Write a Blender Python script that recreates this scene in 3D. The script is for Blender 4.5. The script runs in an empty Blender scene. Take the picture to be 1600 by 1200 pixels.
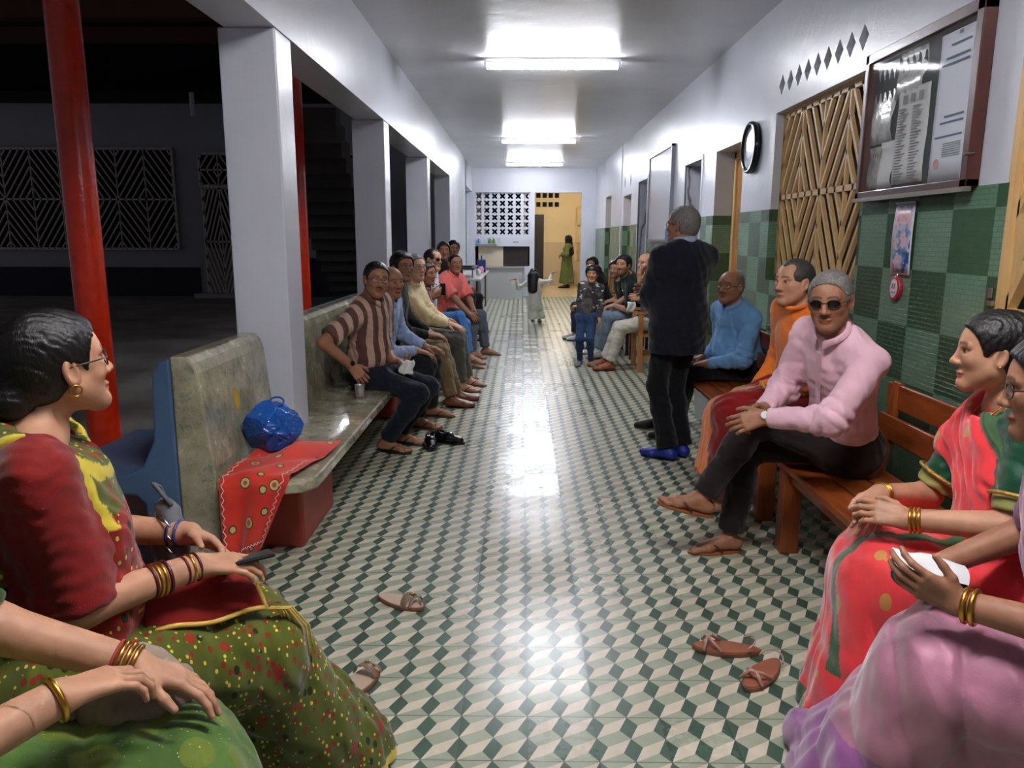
import bpy, bmesh, math, random
import numpy as np
from mathutils import Vector, Matrix
random.seed(7); RNG = np.random.default_rng(7)
SC = bpy.context.scene; COL = SC.collection

# ------------------------------------------------------------------ camera
FPX, PITCH, YAW, ROLL = 1190.0, .1905, -.0118, .0034
HC = 1.5
_F = np.array([math.sin(YAW)*math.cos(PITCH), math.cos(YAW)*math.cos(PITCH), -math.sin(PITCH)])
_R = np.array([math.cos(YAW), -math.sin(YAW), 0.0]); _U = np.cross(_R, _F)
_R, _U = math.cos(ROLL)*_R+math.sin(ROLL)*_U, -math.sin(ROLL)*_R+math.cos(ROLL)*_U
cam_d = bpy.data.cameras.new('camera'); cam = bpy.data.objects.new('camera', cam_d); COL.objects.link(cam)
cam_d.sensor_fit = 'HORIZONTAL'; cam_d.sensor_width = 36.0; cam_d.lens = FPX*36/1600; cam_d.clip_end = 200; cam_d.clip_start = .05
m4 = Matrix.Identity(4)
for i in range(3):
    m4[i][0], m4[i][1], m4[i][2] = _R[i], _U[i], -_F[i]
m4[2][3] = HC
cam.matrix_world = m4
SC.camera = cam
def at(u, w, y):                       # point of the place seen at (u, w) at distance y down the corridor
    d = _F+_R*(u-800)/FPX-_U*(w-600)/FPX
    t = y/d[1]
    return np.array([d[0]*t, y, HC+d[2]*t])

# ------------------------------------------------------------------ world, exposure
SC.view_settings.view_transform = 'Standard'; SC.view_settings.look = 'None'
SC.view_settings.exposure = 2.3; SC.view_settings.gamma = 1.0; SC.view_settings.use_curve_mapping = False
world = bpy.data.worlds.new('night'); SC.world = world; world.use_nodes = True
world.node_tree.nodes['Background'].inputs[0].default_value = (.36, .36, .42, 1)
world.node_tree.nodes['Background'].inputs[1].default_value = .055
TUBE_W = 23.0           # emission strength of the ceiling tubes
YELLOW_W = 170.0         # lamp of the far room
SC.cycles.max_bounces = 7; SC.cycles.diffuse_bounces = 4; SC.cycles.glossy_bounces = 4
SC.cycles.transparent_max_bounces = 8; SC.cycles.caustics_reflective = False; SC.cycles.caustics_refractive = False

# ------------------------------------------------------------------ materials
def srgb(r, g, b):
    f = lambda c: ((c/255+.055)/1.055)**2.4 if c/255 > .04045 else c/255/12.92
    return (f(r), f(g), f(b), 1)
class NT:
    def __init__(s, name):
        s.m = bpy.data.materials.new(name); s.m.use_nodes = True; s.t = s.m.node_tree; s.n = s.t.nodes; s.l = s.t.links
        s.b = s.n['Principled BSDF']; s.tc = None
    def node(s, kind, **kw):
        x = s.n.new(kind)
        for k, v in kw.items():
            if k.startswith('i_'):
                x.inputs[k[2:].replace('_', ' ')].default_value = v
            else: setattr(x, k, v)
        return x
    def link(s, a, b): s.l.new(a, b)
    def coord(s, scale=(1, 1, 1), rot=(0, 0, 0)):
        tc = s.node('ShaderNodeTexCoord'); mp = s.node('ShaderNodeMapping')
        s.link(tc.outputs['Object'], mp.inputs['Vector']); mp.inputs['Scale'].default_value = scale; mp.inputs['Rotation'].default_value = rot
        return mp.outputs[0]
    def noise(s, vec, scale, detail=3, rough=.5):
        n = s.node('ShaderNodeTexNoise'); n.inputs['Scale'].default_value = scale; n.inputs['Detail'].default_value = detail
        n.inputs['Roughness'].default_value = rough
        if vec is not None: s.link(vec, n.inputs['Vector'])
        return n.outputs['Fac']
    def ramp(s, fac, stops):
        r = s.node('ShaderNodeValToRGB'); s.link(fac, r.inputs[0]); e = r.color_ramp.elements
        while len(e) < len(stops): e.new(.5)
        for x, (p, c) in zip(e, stops):
            x.position = p; x.color = c if len(c) == 4 else (*c, 1)
        return r.outputs[0]
    def mix(s, fac, a, b, mode='MIX'):
        x = s.node('ShaderNodeMix', data_type='RGBA', blend_type=mode)
        for sock, v in ((x.inputs[0], fac), (x.inputs[6], a), (x.inputs[7], b)):
            if hasattr(v, 'links') or hasattr(v, 'is_output'): s.link(v, sock)
            else: sock.default_value = v
        return x.outputs[2]
    def math(s, op, a, b=None, c=None):
        x = s.node('ShaderNodeMath', operation=op)
        for i, v in enumerate((a, b, c)):
            if v is None: continue
            if hasattr(v, 'is_output'): s.link(v, x.inputs[i])
            else: x.inputs[i].default_value = v
        return x.outputs[0]
    def bump(s, h, strength=.3, dist=.01):
        b = s.node('ShaderNodeBump'); b.inputs['Strength'].default_value = strength; b.inputs['Distance'].default_value = dist
        s.link(h, b.inputs['Height']); s.link(b.outputs[0], s.b.inputs['Normal'])
    def base(s, c):
        if hasattr(c, 'is_output'): s.link(c, s.b.inputs['Base Color'])
        else: s.b.inputs['Base Color'].default_value = c
    def set(s, **kw):
        for k, v in kw.items():
            i = s.b.inputs[k.replace('_', ' ')]
            if hasattr(v, 'is_output'): s.link(v, i)
            else: i.default_value = v
MATS = {}
def simple(name, rgb, rough=.5, metal=0, var=.0, vscale=6, bump=0, bscale=60, spec=.5, stretch=(1, 1, 1), sheen=0, coat=0):
    if name in MATS: return MATS[name]
    n = NT(name); c = srgb(*rgb)
    if var:
        f = n.noise(n.coord(stretch), vscale, 4)
        lo = tuple(max(0, x*(1-var)) for x in c[:3]); hi = tuple(min(1, x*(1+var)) for x in c[:3])
        n.base(n.ramp(f, [(.3, lo), (.7, hi)]))
    else: n.base(c)
    n.set(Roughness=rough, Metallic=metal); n.b.inputs['Specular IOR Level'].default_value = spec
    if sheen: n.b.inputs['Sheen Weight'].default_value = sheen
    if coat: n.b.inputs['Coat Weight'].default_value = coat
    if bump: n.bump(n.noise(n.coord(stretch), bscale, 4), bump, .01)
    MATS[name] = n.m; return n.m
def emit(name, rgb, w):
    n = NT(name); n.base(srgb(*rgb)); n.b.inputs['Emission Color'].default_value = srgb(*rgb); n.b.inputs['Emission Strength'].default_value = w
    MATS[name] = n.m; return n.m

# ------------------------------------------------------------------ mesh helpers
def V(*a): return np.array(a, float)
def nrm(v): v = np.asarray(v, float); return v/(np.linalg.norm(v)+1e-12)
class MB:
    def __init__(s): s.v = []; s.f = []; s.mi = []; s.cur = 0
    def add(s, vs, fs):
        o = len(s.v); s.v += [tuple(map(float, p)) for p in vs]
        for f in fs: s.f.append(tuple(o+i for i in f)); s.mi.append(s.cur)
        return s
    def box(s, lo, hi):
        x0, y0, z0 = lo; x1, y1, z1 = hi
        return s.add([(x0,y0,z0),(x1,y0,z0),(x1,y1,z0),(x0,y1,z0),(x0,y0,z1),(x1,y0,z1),(x1,y1,z1),(x0,y1,z1)],
                     [(0,3,2,1),(4,5,6,7),(0,1,5,4),(1,2,6,5),(2,3,7,6),(3,0,4,7)])
    def obox(s, c, ax, ay, az):
        c, ax, ay, az = (np.asarray(q, float) for q in (c, ax, ay, az))
        vs = [c+i*ax+j*ay+k*az for k in (-1, 1) for j in (-1, 1) for i in (-1, 1)]
        return s.add(vs, [(0,2,3,1),(4,5,7,6),(0,1,5,4),(1,3,7,5),(3,2,6,7),(2,0,4,6)])
    def bar(s, a, b, w, t, up=(0, 0, 1)):
        a = np.asarray(a, float); b = np.asarray(b, float); d = b-a; L = np.linalg.norm(d); d = d/L
        u = np.asarray(up, float); sd = np.cross(d, u)
        if np.linalg.norm(sd) < 1e-4: sd = np.cross(d, (0, 1, 0))
        sd = nrm(sd); u = np.cross(sd, d)
        return s.obox((a+b)/2, d*L/2, sd*w/2, u*t/2)
    def tube(s, pts, r, n=10, closed=False, cap=True):
        pts = [np.asarray(p, float) for p in pts]; m = len(pts); rr = r if hasattr(r, '__len__') else [r]*m
        o = len(s.v); u = None
        for i, p in enumerate(pts):
            if closed: d = pts[(i+1) % m]-pts[i-1]
            else: d = pts[min(i+1, m-1)]-pts[max(i-1, 0)]
            d = nrm(d)
            if u is None: u = np.cross(d, (0, 0, 1)); u = np.cross(d, (0, 1, 0)) if np.linalg.norm(u) < .05 else u
            u = nrm(u-d*(u@d)); w = np.cross(d, u)
            s.v += [tuple(p+rr[i]*(math.cos(2*math.pi*k/n)*u+math.sin(2*math.pi*k/n)*w)) for k in range(n)]
        for i in range(m if closed else m-1):
            for k in range(n):
                a, b = o+i*n+k, o+i*n+(k+1) % n; c, d = o+((i+1) % m)*n+(k+1) % n, o+((i+1) % m)*n+k
                s.f.append((a, b, c, d)); s.mi.append(s.cur)
        if cap and not closed:
            s.f.append(tuple(o+k for k in reversed(range(n)))); s.mi.append(s.cur)
            s.f.append(tuple(o+(m-1)*n+k for k in range(n))); s.mi.append(s.cur)
        return s
    def lathe(s, c, prof, n=24, ax=(0, 0, 1)):
        c = np.asarray(c, float); ax = nrm(ax); u = np.cross(ax, (0, 1, 0)); u = np.cross(ax, (1, 0, 0)) if np.linalg.norm(u) < .1 else u
        u = nrm(u); w = np.cross(ax, u); o = len(s.v)
        for r, h in prof: s.v += [tuple(c+ax*h+r*(math.cos(2*math.pi*k/n)*u+math.sin(2*math.pi*k/n)*w)) for k in range(n)]
        for i in range(len(prof)-1):
            for k in range(n):
                s.f.append((o+i*n+k, o+i*n+(k+1) % n, o+(i+1)*n+(k+1) % n, o+(i+1)*n+k)); s.mi.append(s.cur)
        return s
    def prism(s, poly, origin, eu, ev, en, t):
        """polygon (u, v) extruded along en by t"""
        o = np.asarray(origin, float); eu, ev, en = (np.asarray(q, float) for q in (eu, ev, en)); n = len(poly)
        vs = [o+eu*a+ev*b for a, b in poly]; vs += [p+en*t for p in vs]
        fs = [tuple(reversed(range(n))), tuple(range(n, 2*n))]+[(i, (i+1) % n, n+(i+1) % n, n+i) for i in range(n)]
        return s.add(vs, fs)
    def ball(s, c, r, n=12, m=8, ax=None):
        c = np.asarray(c, float); r = np.ones(3)*np.asarray(r, float); A = np.eye(3) if ax is None else np.asarray(ax)
        o = len(s.v)
        for i in range(m+1):
            t = math.pi*i/m
            for k in range(n):
                a = 2*math.pi*k/n; p = V(math.sin(t)*math.cos(a), math.sin(t)*math.sin(a), math.cos(t))*r
                s.v.append(tuple(c+p@A))
        for i in range(m):
            for k in range(n):
                s.f.append((o+i*n+k, o+(i+1)*n+k, o+(i+1)*n+(k+1) % n, o+i*n+(k+1) % n)); s.mi.append(s.cur)
        return s
    def grid(s, P):
        """P: (m, n, 3) points"""
        m, n = P.shape[:2]; o = len(s.v); s.v += [tuple(p) for p in P.reshape(-1, 3)]
        for i in range(m-1):
            for j in range(n-1):
                s.f.append((o+i*n+j, o+(i+1)*n+j, o+(i+1)*n+j+1, o+i*n+j+1)); s.mi.append(s.cur)
        return s
    def build(s, name, mats, parent=None, smooth=False, loc=None, bevel=0, solid=0, auto=None, sub=0):
        if not isinstance(mats, (list, tuple)): mats = [mats]
        org = np.array(loc if loc is not None else (tuple(parent_loc(parent)) if parent else (0, 0, 0)), float)
        me = bpy.data.meshes.new(name); vs = np.array(s.v, float)-org
        me.from_pydata(vs.tolist(), [], s.f)
        for m in mats: me.materials.append(m)
        if any(s.mi): me.polygons.foreach_set('material_index', s.mi)
        if smooth: me.polygons.foreach_set('use_smooth', [True]*len(me.polygons))
        me.update(); o = bpy.data.objects.new(name, me); COL.objects.link(o)
        if parent is not None:
            o.parent = parent
            if loc is not None: o.location = tuple(org-parent_loc(parent))
        else: o.location = tuple(org)
        if solid:
            md = o.modifiers.new('solid', 'SOLIDIFY'); md.thickness = solid; md.offset = 0
        if bevel:
            md = o.modifiers.new('bevel', 'BEVEL'); md.width = bevel; md.segments = 2; md.limit_method = 'ANGLE'; md.angle_limit = .6
        if sub:
            md = o.modifiers.new('sub', 'SUBSURF'); md.levels = sub; md.render_levels = sub
        return o
def parent_loc(o):
    p = np.zeros(3)
    while o is not None: p += np.array(o.location); o = o.parent
    return p
def thing(name, label, cat, loc=(0, 0, 0), group=None):
    o = bpy.data.objects.new(name, None); COL.objects.link(o); o.location = tuple(map(float, loc)); o.empty_display_size = .1
    o['label'] = label; o['category'] = cat
    if group: o['group'] = group
    return o
def tag(o, label, cat, group=None):
    o['label'] = label; o['category'] = cat
    if group: o['group'] = group
    return o
def struct(name, mb, mats, parent=None, **k):
    o = mb.build(name, mats, parent, **k)
    if parent is None: o['kind'] = 'structure'
    return o

#==SETTING==
XR, XL, ZC, YF = 1.87, -1.24, 3.18, 19.6
TILE = .21; GX, GY = .027, 1.973
DADO = 1.712
# ---- materials of the setting
def floor_mat(name, rgb):
    n = NT(name); vec = n.coord(); sep = n.node('ShaderNodeSeparateXYZ'); n.link(vec, sep.inputs[0])
    tx = n.math('DIVIDE', n.math('SUBTRACT', sep.outputs[0], GX), TILE); ty = n.math('DIVIDE', n.math('SUBTRACT', sep.outputs[1], GY), TILE)
    # grout lines at the tile edges
    def edge(t): return n.math('LESS_THAN', n.math('ABSOLUTE', n.math('SUBTRACT', n.math('FRACT', n.math('ADD', t, .5)), .5)), .009)
    g = n.math('MAXIMUM', edge(tx), edge(ty))
    cb = n.node('ShaderNodeCombineXYZ'); n.link(n.math('FLOOR', tx), cb.inputs[0]); n.link(n.math('FLOOR', ty), cb.inputs[1])
    wn = n.node('ShaderNodeTexWhiteNoise', noise_dimensions='2D'); n.link(cb.outputs[0], wn.inputs['Vector'])
    c = srgb(*rgb); f = n.noise(vec, 9, 5, .65)
    wear = n.ramp(f, [(.25, tuple(x*.80 for x in c[:3])), (.75, tuple(min(1, x*1.12) for x in c[:3]))])
    tv = n.mix(n.math('MULTIPLY', wn.outputs['Value'], .22), wear, tuple(x*.62 for x in c[:3])+(1,))
    warm = n.noise(vec, 2.3, 3); tv = n.mix(n.math('MULTIPLY', warm, .25), tv, n.mix(1.0, tv, (1, .93, .84, 1), 'MULTIPLY'))
    n.base(n.mix(n.math('MULTIPLY', g, .75), tv, srgb(70, 72, 66)))
    # the trodden middle path is the polished one: two tile columns
    mid = n.math('LESS_THAN', n.math('ABSOLUTE', n.math('SUBTRACT', tx, .0)), 1.0)
    mid2 = n.math('LESS_THAN', n.math('ABSOLUTE', n.math('SUBTRACT', tx, .6)), 2.6)
    r = n.math('MULTIPLY_ADD', wn.outputs['Value'], .10, .27); r = n.math('MULTIPLY_ADD', mid, -.07, r); r = n.math('MULTIPLY_ADD', mid2, -.04, r)
    r = n.math('MULTIPLY_ADD', n.noise(vec, 30, 3), .06, r)
    n.set(Roughness=r); n.b.inputs['Specular IOR Level'].default_value = .52
    n.bump(n.math('MULTIPLY_ADD', g, -1.2, n.noise(vec, 14, 3)), .10, .004)
    return n.m
M_fd = floor_mat('tile_dark_green', (66, 92, 76)); M_fw = floor_mat('tile_cream', (216, 207, 187)); M_fg = floor_mat('tile_sage', (164, 172, 150))
def wall_paint(name, rgb, rough=.32, amp=.05):
    n = NT(name); c = srgb(*rgb); f = n.noise(n.coord(), 1.7, 5, .6)
    n.base(n.ramp(f, [(.3, tuple(x*(1-amp) for x in c[:3])), (.7, tuple(min(1, x*(1+amp)) for x in c[:3]))]))
    n.set(Roughness=rough); n.bump(n.noise(n.coord(), 5, 6, .6), .25, .02); return n.m
M_wall = wall_paint('white_gloss_paint', (203, 206, 216)); M_ceil = wall_paint('ceiling_paint', (216, 216, 219), .3, .07)
M_yellow_wall = wall_paint('yellow_paint', (230, 218, 190), .5); M_beige = wall_paint('beige_paint', (206, 192, 168), .5)
M_dark_wall = wall_paint('courtyard_paint', (176, 174, 180), .8); M_dark_dado = wall_paint('courtyard_dado', (40, 44, 60), .7)
M_black = simple('void_black', (12, 12, 13), .9)
def dado_mat():
    n = NT('green_mosaic'); vec = n.coord(); sep = n.node('ShaderNodeSeparateXYZ'); n.link(vec, sep.inputs[0])
    u = n.math('ADD', sep.outputs[1], sep.outputs[0]); z = sep.outputs[2]
    cb = n.node('ShaderNodeCombineXYZ'); n.link(u, cb.inputs[0]); n.link(z, cb.inputs[1])
    br = n.node('ShaderNodeTexBrick'); n.link(cb.outputs[0], br.inputs['Vector']); br.offset = .5
    for k, v in (('Scale', 1), ('Mortar Size', .0016), ('Brick Width', .058), ('Row Height', .0215), ('Mortar Smooth', .1), ('Bias', 0)): br.inputs[k].default_value = v
    br.inputs['Color1'].default_value = (0, 0, 0, 1); br.inputs['Color2'].default_value = (1, 1, 1, 1); br.inputs['Mortar'].default_value = (.5, .5, .5, 1)
    # big squares, light and dark by turns
    iu = n.math('FLOOR', n.math('DIVIDE', n.math('SUBTRACT', u, 1.87+3.09), .30)); iz = n.math('FLOOR', n.math('DIVIDE', n.math('SUBTRACT', z, 1.352), .27))
    par = n.math('ABSOLUTE', n.math('MODULO', n.math('ADD', iu, iz), 2)); par = n.math('GREATER_THAN', par, .5)
    cw = n.node('ShaderNodeCombineXYZ'); n.link(iu, cw.inputs[0]); n.link(iz, cw.inputs[1])
    wn = n.node('ShaderNodeTexWhiteNoise', noise_dimensions='2D'); n.link(cw.outputs[0], wn.inputs['Vector'])
    light = n.mix(wn.outputs['Value'], srgb(102, 138, 112), srgb(118, 148, 126)); dark = n.mix(wn.outputs['Value'], srgb(58, 88, 62), srgb(70, 100, 72))
    c = n.mix(par, dark, light); c = n.mix(n.math('MULTIPLY', br.outputs['Color'], .35), c, n.mix(1.0, c, (.62, .72, .62, 1), 'MULTIPLY'))
    c = n.mix(n.math('MULTIPLY', br.outputs['Fac'], .45), c, srgb(60, 84, 66))
    n.base(c); n.set(Roughness=.22); n.b.inputs['Specular IOR Level'].default_value = .5
    n.bump(n.math('MULTIPLY_ADD', br.outputs['Fac'], -1.0, n.math('MULTIPLY', n.noise(vec, 16, 2), .8)), .45, .004)
    return n.m
M_dado = dado_mat()
def marble_mat():
    n = NT('marble_tile'); v = n.coord(); w = n.node('ShaderNodeTexWave'); w.inputs['Scale'].default_value = 1.4; w.inputs['Distortion'].default_value = 9; w.inputs['Detail'].default_value = 4
    n.link(v, w.inputs['Vector']); n.base(n.ramp(w.outputs['Fac'], [(.0, srgb(105, 105, 112)[:3]), (.12, srgb(180, 182, 190)[:3]), (1, srgb(196, 198, 206)[:3])])); n.set(Roughness=.2); return n.m
M_marble = marble_mat()
def wood_mat(name, c1, c2, rough=.3, scale=(1, 8, 8), coat=.3):
    n = NT(name); v = n.coord(scale); f = n.noise(v, 3.2, 6, .65)
    n.base(n.ramp(f, [(.3, srgb(*c1)[:3]), (.72, srgb(*c2)[:3])])); n.set(Roughness=rough); n.b.inputs['Coat Weight'].default_value = coat
    n.bump(f, .08, .004); return n.m
M_wood_y = wood_mat('orange_wood_along', (112, 50, 20), (176, 92, 44), .28, (9, 1, 9)); M_wood_z = wood_mat('orange_wood_up', (116, 54, 22), (172, 90, 42), .3, (9, 9, 1))
M_darkwood = wood_mat('dark_board_wood', (58, 24, 16), (88, 40, 28), .35, (4, 4, 4)); M_yellowwood = wood_mat('yellow_painted_wood', (206, 166, 108), (222, 188, 132), .45, (5, 5, 1), 0)
M_chairwood = wood_mat('light_chair_wood', (176, 112, 58), (206, 144, 84), .35, (6, 6, 2))
def stone_mat():
    n = NT('worn_terrazzo'); v = n.coord(); f = n.noise(v, 4.5, 6, .7); g = n.noise(n.coord((1, 2, 1)), 11, 5, .7)
    c = n.ramp(f, [(.28, srgb(104, 104, 82)[:3]), (.48, srgb(152, 148, 122)[:3]), (.66, srgb(184, 176, 150)[:3])])
    c = n.mix(n.math('MULTIPLY', n.math('GREATER_THAN', g, .60), .35), c, srgb(54, 84, 88)); sp = n.noise(v, 120, 2)
    c = n.mix(n.math('MULTIPLY', n.math('GREATER_THAN', sp, .66), .5), c, srgb(60, 58, 50)); n.base(c)
    n.set(Roughness=n.math('MULTIPLY_ADD', f, .25, .12)); n.b.inputs['Coat Weight'].default_value = .7; n.bump(g, .15, .006); return n.m
M_stone = stone_mat()
M_blue = wall_paint('blue_paint', (74, 100, 132), .45, .15); M_redp = wall_paint('brick_red_paint', (168, 66, 54), .5, .12)
M_redpole = simple('red_enamel', (224, 52, 20), .22, var=.12, vscale=12, bump=.35, bscale=38, coat=.4)
M_steel = simple('brushed_steel', (190, 190, 195), .25, 1.0); M_white = simple('white_plastic', (225, 226, 228), .4)
M_grille = simple('cream_iron', (210, 205, 190), .5); M_blackpl = simple('black_plastic', (14, 14, 16), .35)
M_glass = NT('clear_glass'); M_glass.b.inputs['Transmission Weight'].default_value = 1; M_glass.set(Roughness=.02); M_glass.b.inputs['IOR'].default_value = 1.05; M_glass = M_glass.m
M_tube = emit('lamp_tube_glow', (246, 248, 255), TUBE_W)

# ---- floor: every cement tile carries 2 x 2 of the tumbling-block figure
def build_floor():
    mb = MB(); c = TILE/2; w, d = .29, .12
    i0, i1 = int(math.floor((-1.60-GX)/c)), int(math.ceil((1.9-GX)/c)); j0, j1 = int(math.floor((-1.2-GY)/c)), int(math.ceil((YF-GY)/c))
    ls = []
    P = lambda i, j, a, b: (GX+(i+a)*c, GY+(j+b)*c, 0.0)
    for i in range(i0, i1):
        for j in range(j0, j1):
            mb.cur = 0; mb.add([P(i, j, 0, 0), P(i, j, w, .5+d), P(i, j, 0, 1), P(i, j, -w, .5-d)], [(0, 1, 2, 3)])
            mb.cur = 1; mb.add([P(i, j, 0, 0), P(i, j, 1-w, .5-d), P(i, j, 1, 1), P(i, j, w, .5+d)], [(0, 1, 2, 3)])
            mb.cur = 2; mb.add([P(i, j, 0, 0), P(i, j, w, -.5+d), P(i, j, 1, 0), P(i, j, 1-w, .5-d)], [(0, 1, 2, 3)])
    o = mb.build('floor', [M_fd, M_fw, M_fg]); o['kind'] = 'structure'
build_floor()
M_conc = simple('courtyard_concrete', (150, 144, 138), .55, var=.35, vscale=1.3, bump=.3, bscale=8)
struct('ground', MB().box((-16, -1.2, -.30), (-1.62, 20.5, -.06)), M_conc)
struct('floor_far_room', MB().box((-.2, YF, -.02), (3.4, 24.6, .004)), wall_paint('cream_floor', (205, 190, 165), .25))
struct('trim_1', MB().box((-1.66, -1.2, -.3), (-1.545, 20, .001)), M_conc)

# ---- ceiling and left arcade
struct('ceiling', MB().box((-1.50, -1.2, ZC), (2.2, YF+.3, ZC+.2)), M_ceil)
struct('roof_edge', MB().box((-16, -1.4, 6.2), (-1.5, 4.5, 6.3)).box((-16, 20.4, 4.7), (-1.5, 20.6, 8)), M_black)
mb = MB().box((-1.50, -1.2, 2.53), (XL, 17.4, ZC))
o = struct('wall_left', mb, M_wall)
COLY = [4.07, 7.14, 10.36, 13.43]
for y in COLY[:3]:
    struct('column', MB().box((-1.535, y, 0.0), (XL-.004, y+.27, 2.53)), M_wall, bevel=.008)
mb = MB().box((-1.5, 13.43, 0), (XL, 17.4, 2.53)); mb.box((-2.4, 17.2, 0), (-1.24, 17.4, ZC)); mb.box((-2.5, 17.4, 0), (-2.4, YF, ZC)); mb.box((-2.4, 17.4, 2.62), (XL, YF, ZC))
struct('wall_left_end', mb, M_wall)

# ---- right wall
OPEN = [(2.05, 3.03, 0, 2.42), (4.33, 5.90, 1.19, 2.40), (4.40, 5.90, 2.50, 2.665), (6.70, 7.63, 0, 2.31), (8.20, 9.02, 0, 2.30), (11.68, 12.55, 0, 2.36), (13.4, 14.4, 0, 2.24), (16.4, 17.4, 0, 2.37)]
def right_wall():
    ys = sorted({-1.2, YF}|{q for o in OPEN for q in o[:2]}); mb = MB()
    for a, b in zip(ys, ys[1:]):
        m = (a+b)/2; zs = [(o[2], o[3]) for o in OPEN if o[0] < m < o[1]]; z = 0.0; spans = []
        for lo, hi in sorted(zs):
            if lo > z: spans.append((z, lo))
            z = hi
        spans.append((z, ZC))
        for lo, hi in spans:
            if lo < DADO: mb.cur = 1; mb.box((XR-.006, a, lo), (2.13, b, min(hi, DADO)))
            if hi > DADO: mb.cur = 0; mb.box((XR, a, max(lo, DADO)), (2.13, b, hi))
    o = mb.build('wall_right', [M_wall, M_dado]); o['kind'] = 'structure'
right_wall()
struct('wall_back_rooms', MB().box((4.2, -1.2, 0), (4.3, 18, ZC)).box((2.13, 3.7, 0), (4.2, 3.8, ZC)).box((2.13, 6.3, 0), (4.2, 6.4, ZC)).box((2.13, -1.2, -.05), (4.2, 18, 0)).box((2.13, -1.2, 2.9), (4.2, 18, 3.0)), wall_paint('back_room_paint', (120, 112, 100), .7))
# marble-lined doorways
for i, (y0, y1, z1) in enumerate(((8.20, 9.02, 2.30), (11.68, 12.55, 2.36))):
    mb = MB().box((XR+.01, y1-.004, 0), (2.7, y1+.03, z1)).box((XR+.01, y0-.03, 0), (2.7, y0+.004, z1)); mb.box((2.7, y0-.1, 0), (2.75, y1+.1, z1+.1))
    struct('trim_%d' % (2+i), mb, M_marble)
    mb = MB().box((XR-.012, y0-.05, 0), (XR+.02, y0, z1)).box((XR-.012, y1, 0), (XR+.02, y1+.05, z1)).box((XR-.012, y0-.05, z1), (XR+.02, y1+.05, z1+.05))
    struct('trim_%d' % (4+i), mb, M_wall, bevel=.004)
# doors in the recesses
def yellow_door(name, y0, y1, z1, x=2.045):
    mb = MB().box((x, y0, 0), (x+.06, y0+.07, z1)).box((x, y1-.07, 0), (x+.06, y1, z1)).box((x, y0, z1-.07), (x+.06, y1, z1))
    fr = mb.build(name, M_yellowwood, bevel=.004); fr['kind'] = 'structure'
    mb = MB().box((x+.02, y0+.07, .01), (x+.055, y1-.07, z1-.07))
    for z0, z2 in ((.15, 1.0), (1.1, z1-.25)): mb.box((x+.012, y0+.18, z0), (x+.02, y1-.18, z2))
    mb.build('door_leaf', wood_mat('door_wood', (160, 112, 60), (190, 140, 80), .4, (6, 6, 1)), fr, bevel=.003)
yellow_door('door_1', 6.70, 7.63, 2.31); yellow_door('door_2', 13.4, 14.4, 2.24); yellow_door('door_3', 16.4, 17.4, 2.37)
struct('trim_6', MB().box((XR-.02, 14.66, 0), (XR+.01, 14.72, ZC)), M_wall)

# ---- pierced blocks
def ring_cells(mb, org, eu, ev, en, cw, ch, inner, t, nu, nv):
    """cells cw x ch with a hole 'inner' (list of points about the cell centre), laid nu x nv"""
    org, eu, ev, en = (np.asarray(q, float) for q in (org, eu, ev, en)); m = 6; sq = []
    for (x0, y0), (x1, y1) in (((1, -1), (1, 1)), ((1, 1), (-1, 1)), ((-1, 1), (-1, -1)), ((-1, -1), (1, -1))): sq += [((x0+(x1-x0)*i/m)*cw/2, (y0+(y1-y0)*i/m)*ch/2) for i in range(m)]
    angs = [math.atan2(y, x) for x, y in sq]; rad = inner; inner = [(rad(t)*math.cos(t), rad(t)*math.sin(t)) for t in angs]; N = len(inner)
    for a in range(nu):
        for b in range(nv):
            c = org+eu*(a+.5)*cw+ev*(b+.5)*ch; out = sq
            vs = [c+eu*p+ev*q for p, q in out]+[c+eu*p+ev*q for p, q in inner]+[c+eu*p+ev*q+en*t for p, q in inner]
            fs = []
            for i in range(N):
                j = (i+1) % N; fs += [(i, j, N+j, N+i), (N+i, N+j, 2*N+j, 2*N+i)]
            mb.add(vs, fs)
def polar(fn, n=32): return [(fn(2*math.pi*i/n)*math.cos(2*math.pi*i/n), fn(2*math.pi*i/n)*math.sin(2*math.pi*i/n)) for i in range(n)]
def ogee():
    zs = np.linspace(-.070, .070, 81); w = .014+.050*np.clip(1-np.abs(zs)/.060, 0, 1)**1.15
    pts = [(-a, z) for a, z in zip(w, zs)][::-1]+[(a, z) for a, z in zip(w, zs)]; th = np.array([math.atan2(z, x) for x, z in pts]); r = np.array([math.hypot(x, z) for x, z in pts]); o = np.argsort(th)
    return lambda t: float(np.interp((t+math.pi) % (2*math.pi)-math.pi, th[o], r[o], period=2*math.pi))
mb = MB(); ring_cells(mb, (XR, 5.90, 2.50), (0, -1, 0), (0, 0, 1), (1, 0, 0), 1.5/9, .165, ogee(), .2, 9, 1)
struct('trim_7', mb, M_wall)
struct('trim_8', MB().box((2.06, 4.4, 2.5), (2.1, 5.9, 2.67)), simple('vent_grey', (92, 88, 86), .7))
mb = MB()
for y in (13.51, 14.25): mb.prism([(0, -.09), (.03, 0), (0, .09), (-.03, 0)], (XR-.004, y, 2.48), (0, 1, 0), (0, 0, 1), (1, 0, 0), .003)
struct('trim_9', mb, M_black)

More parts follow.
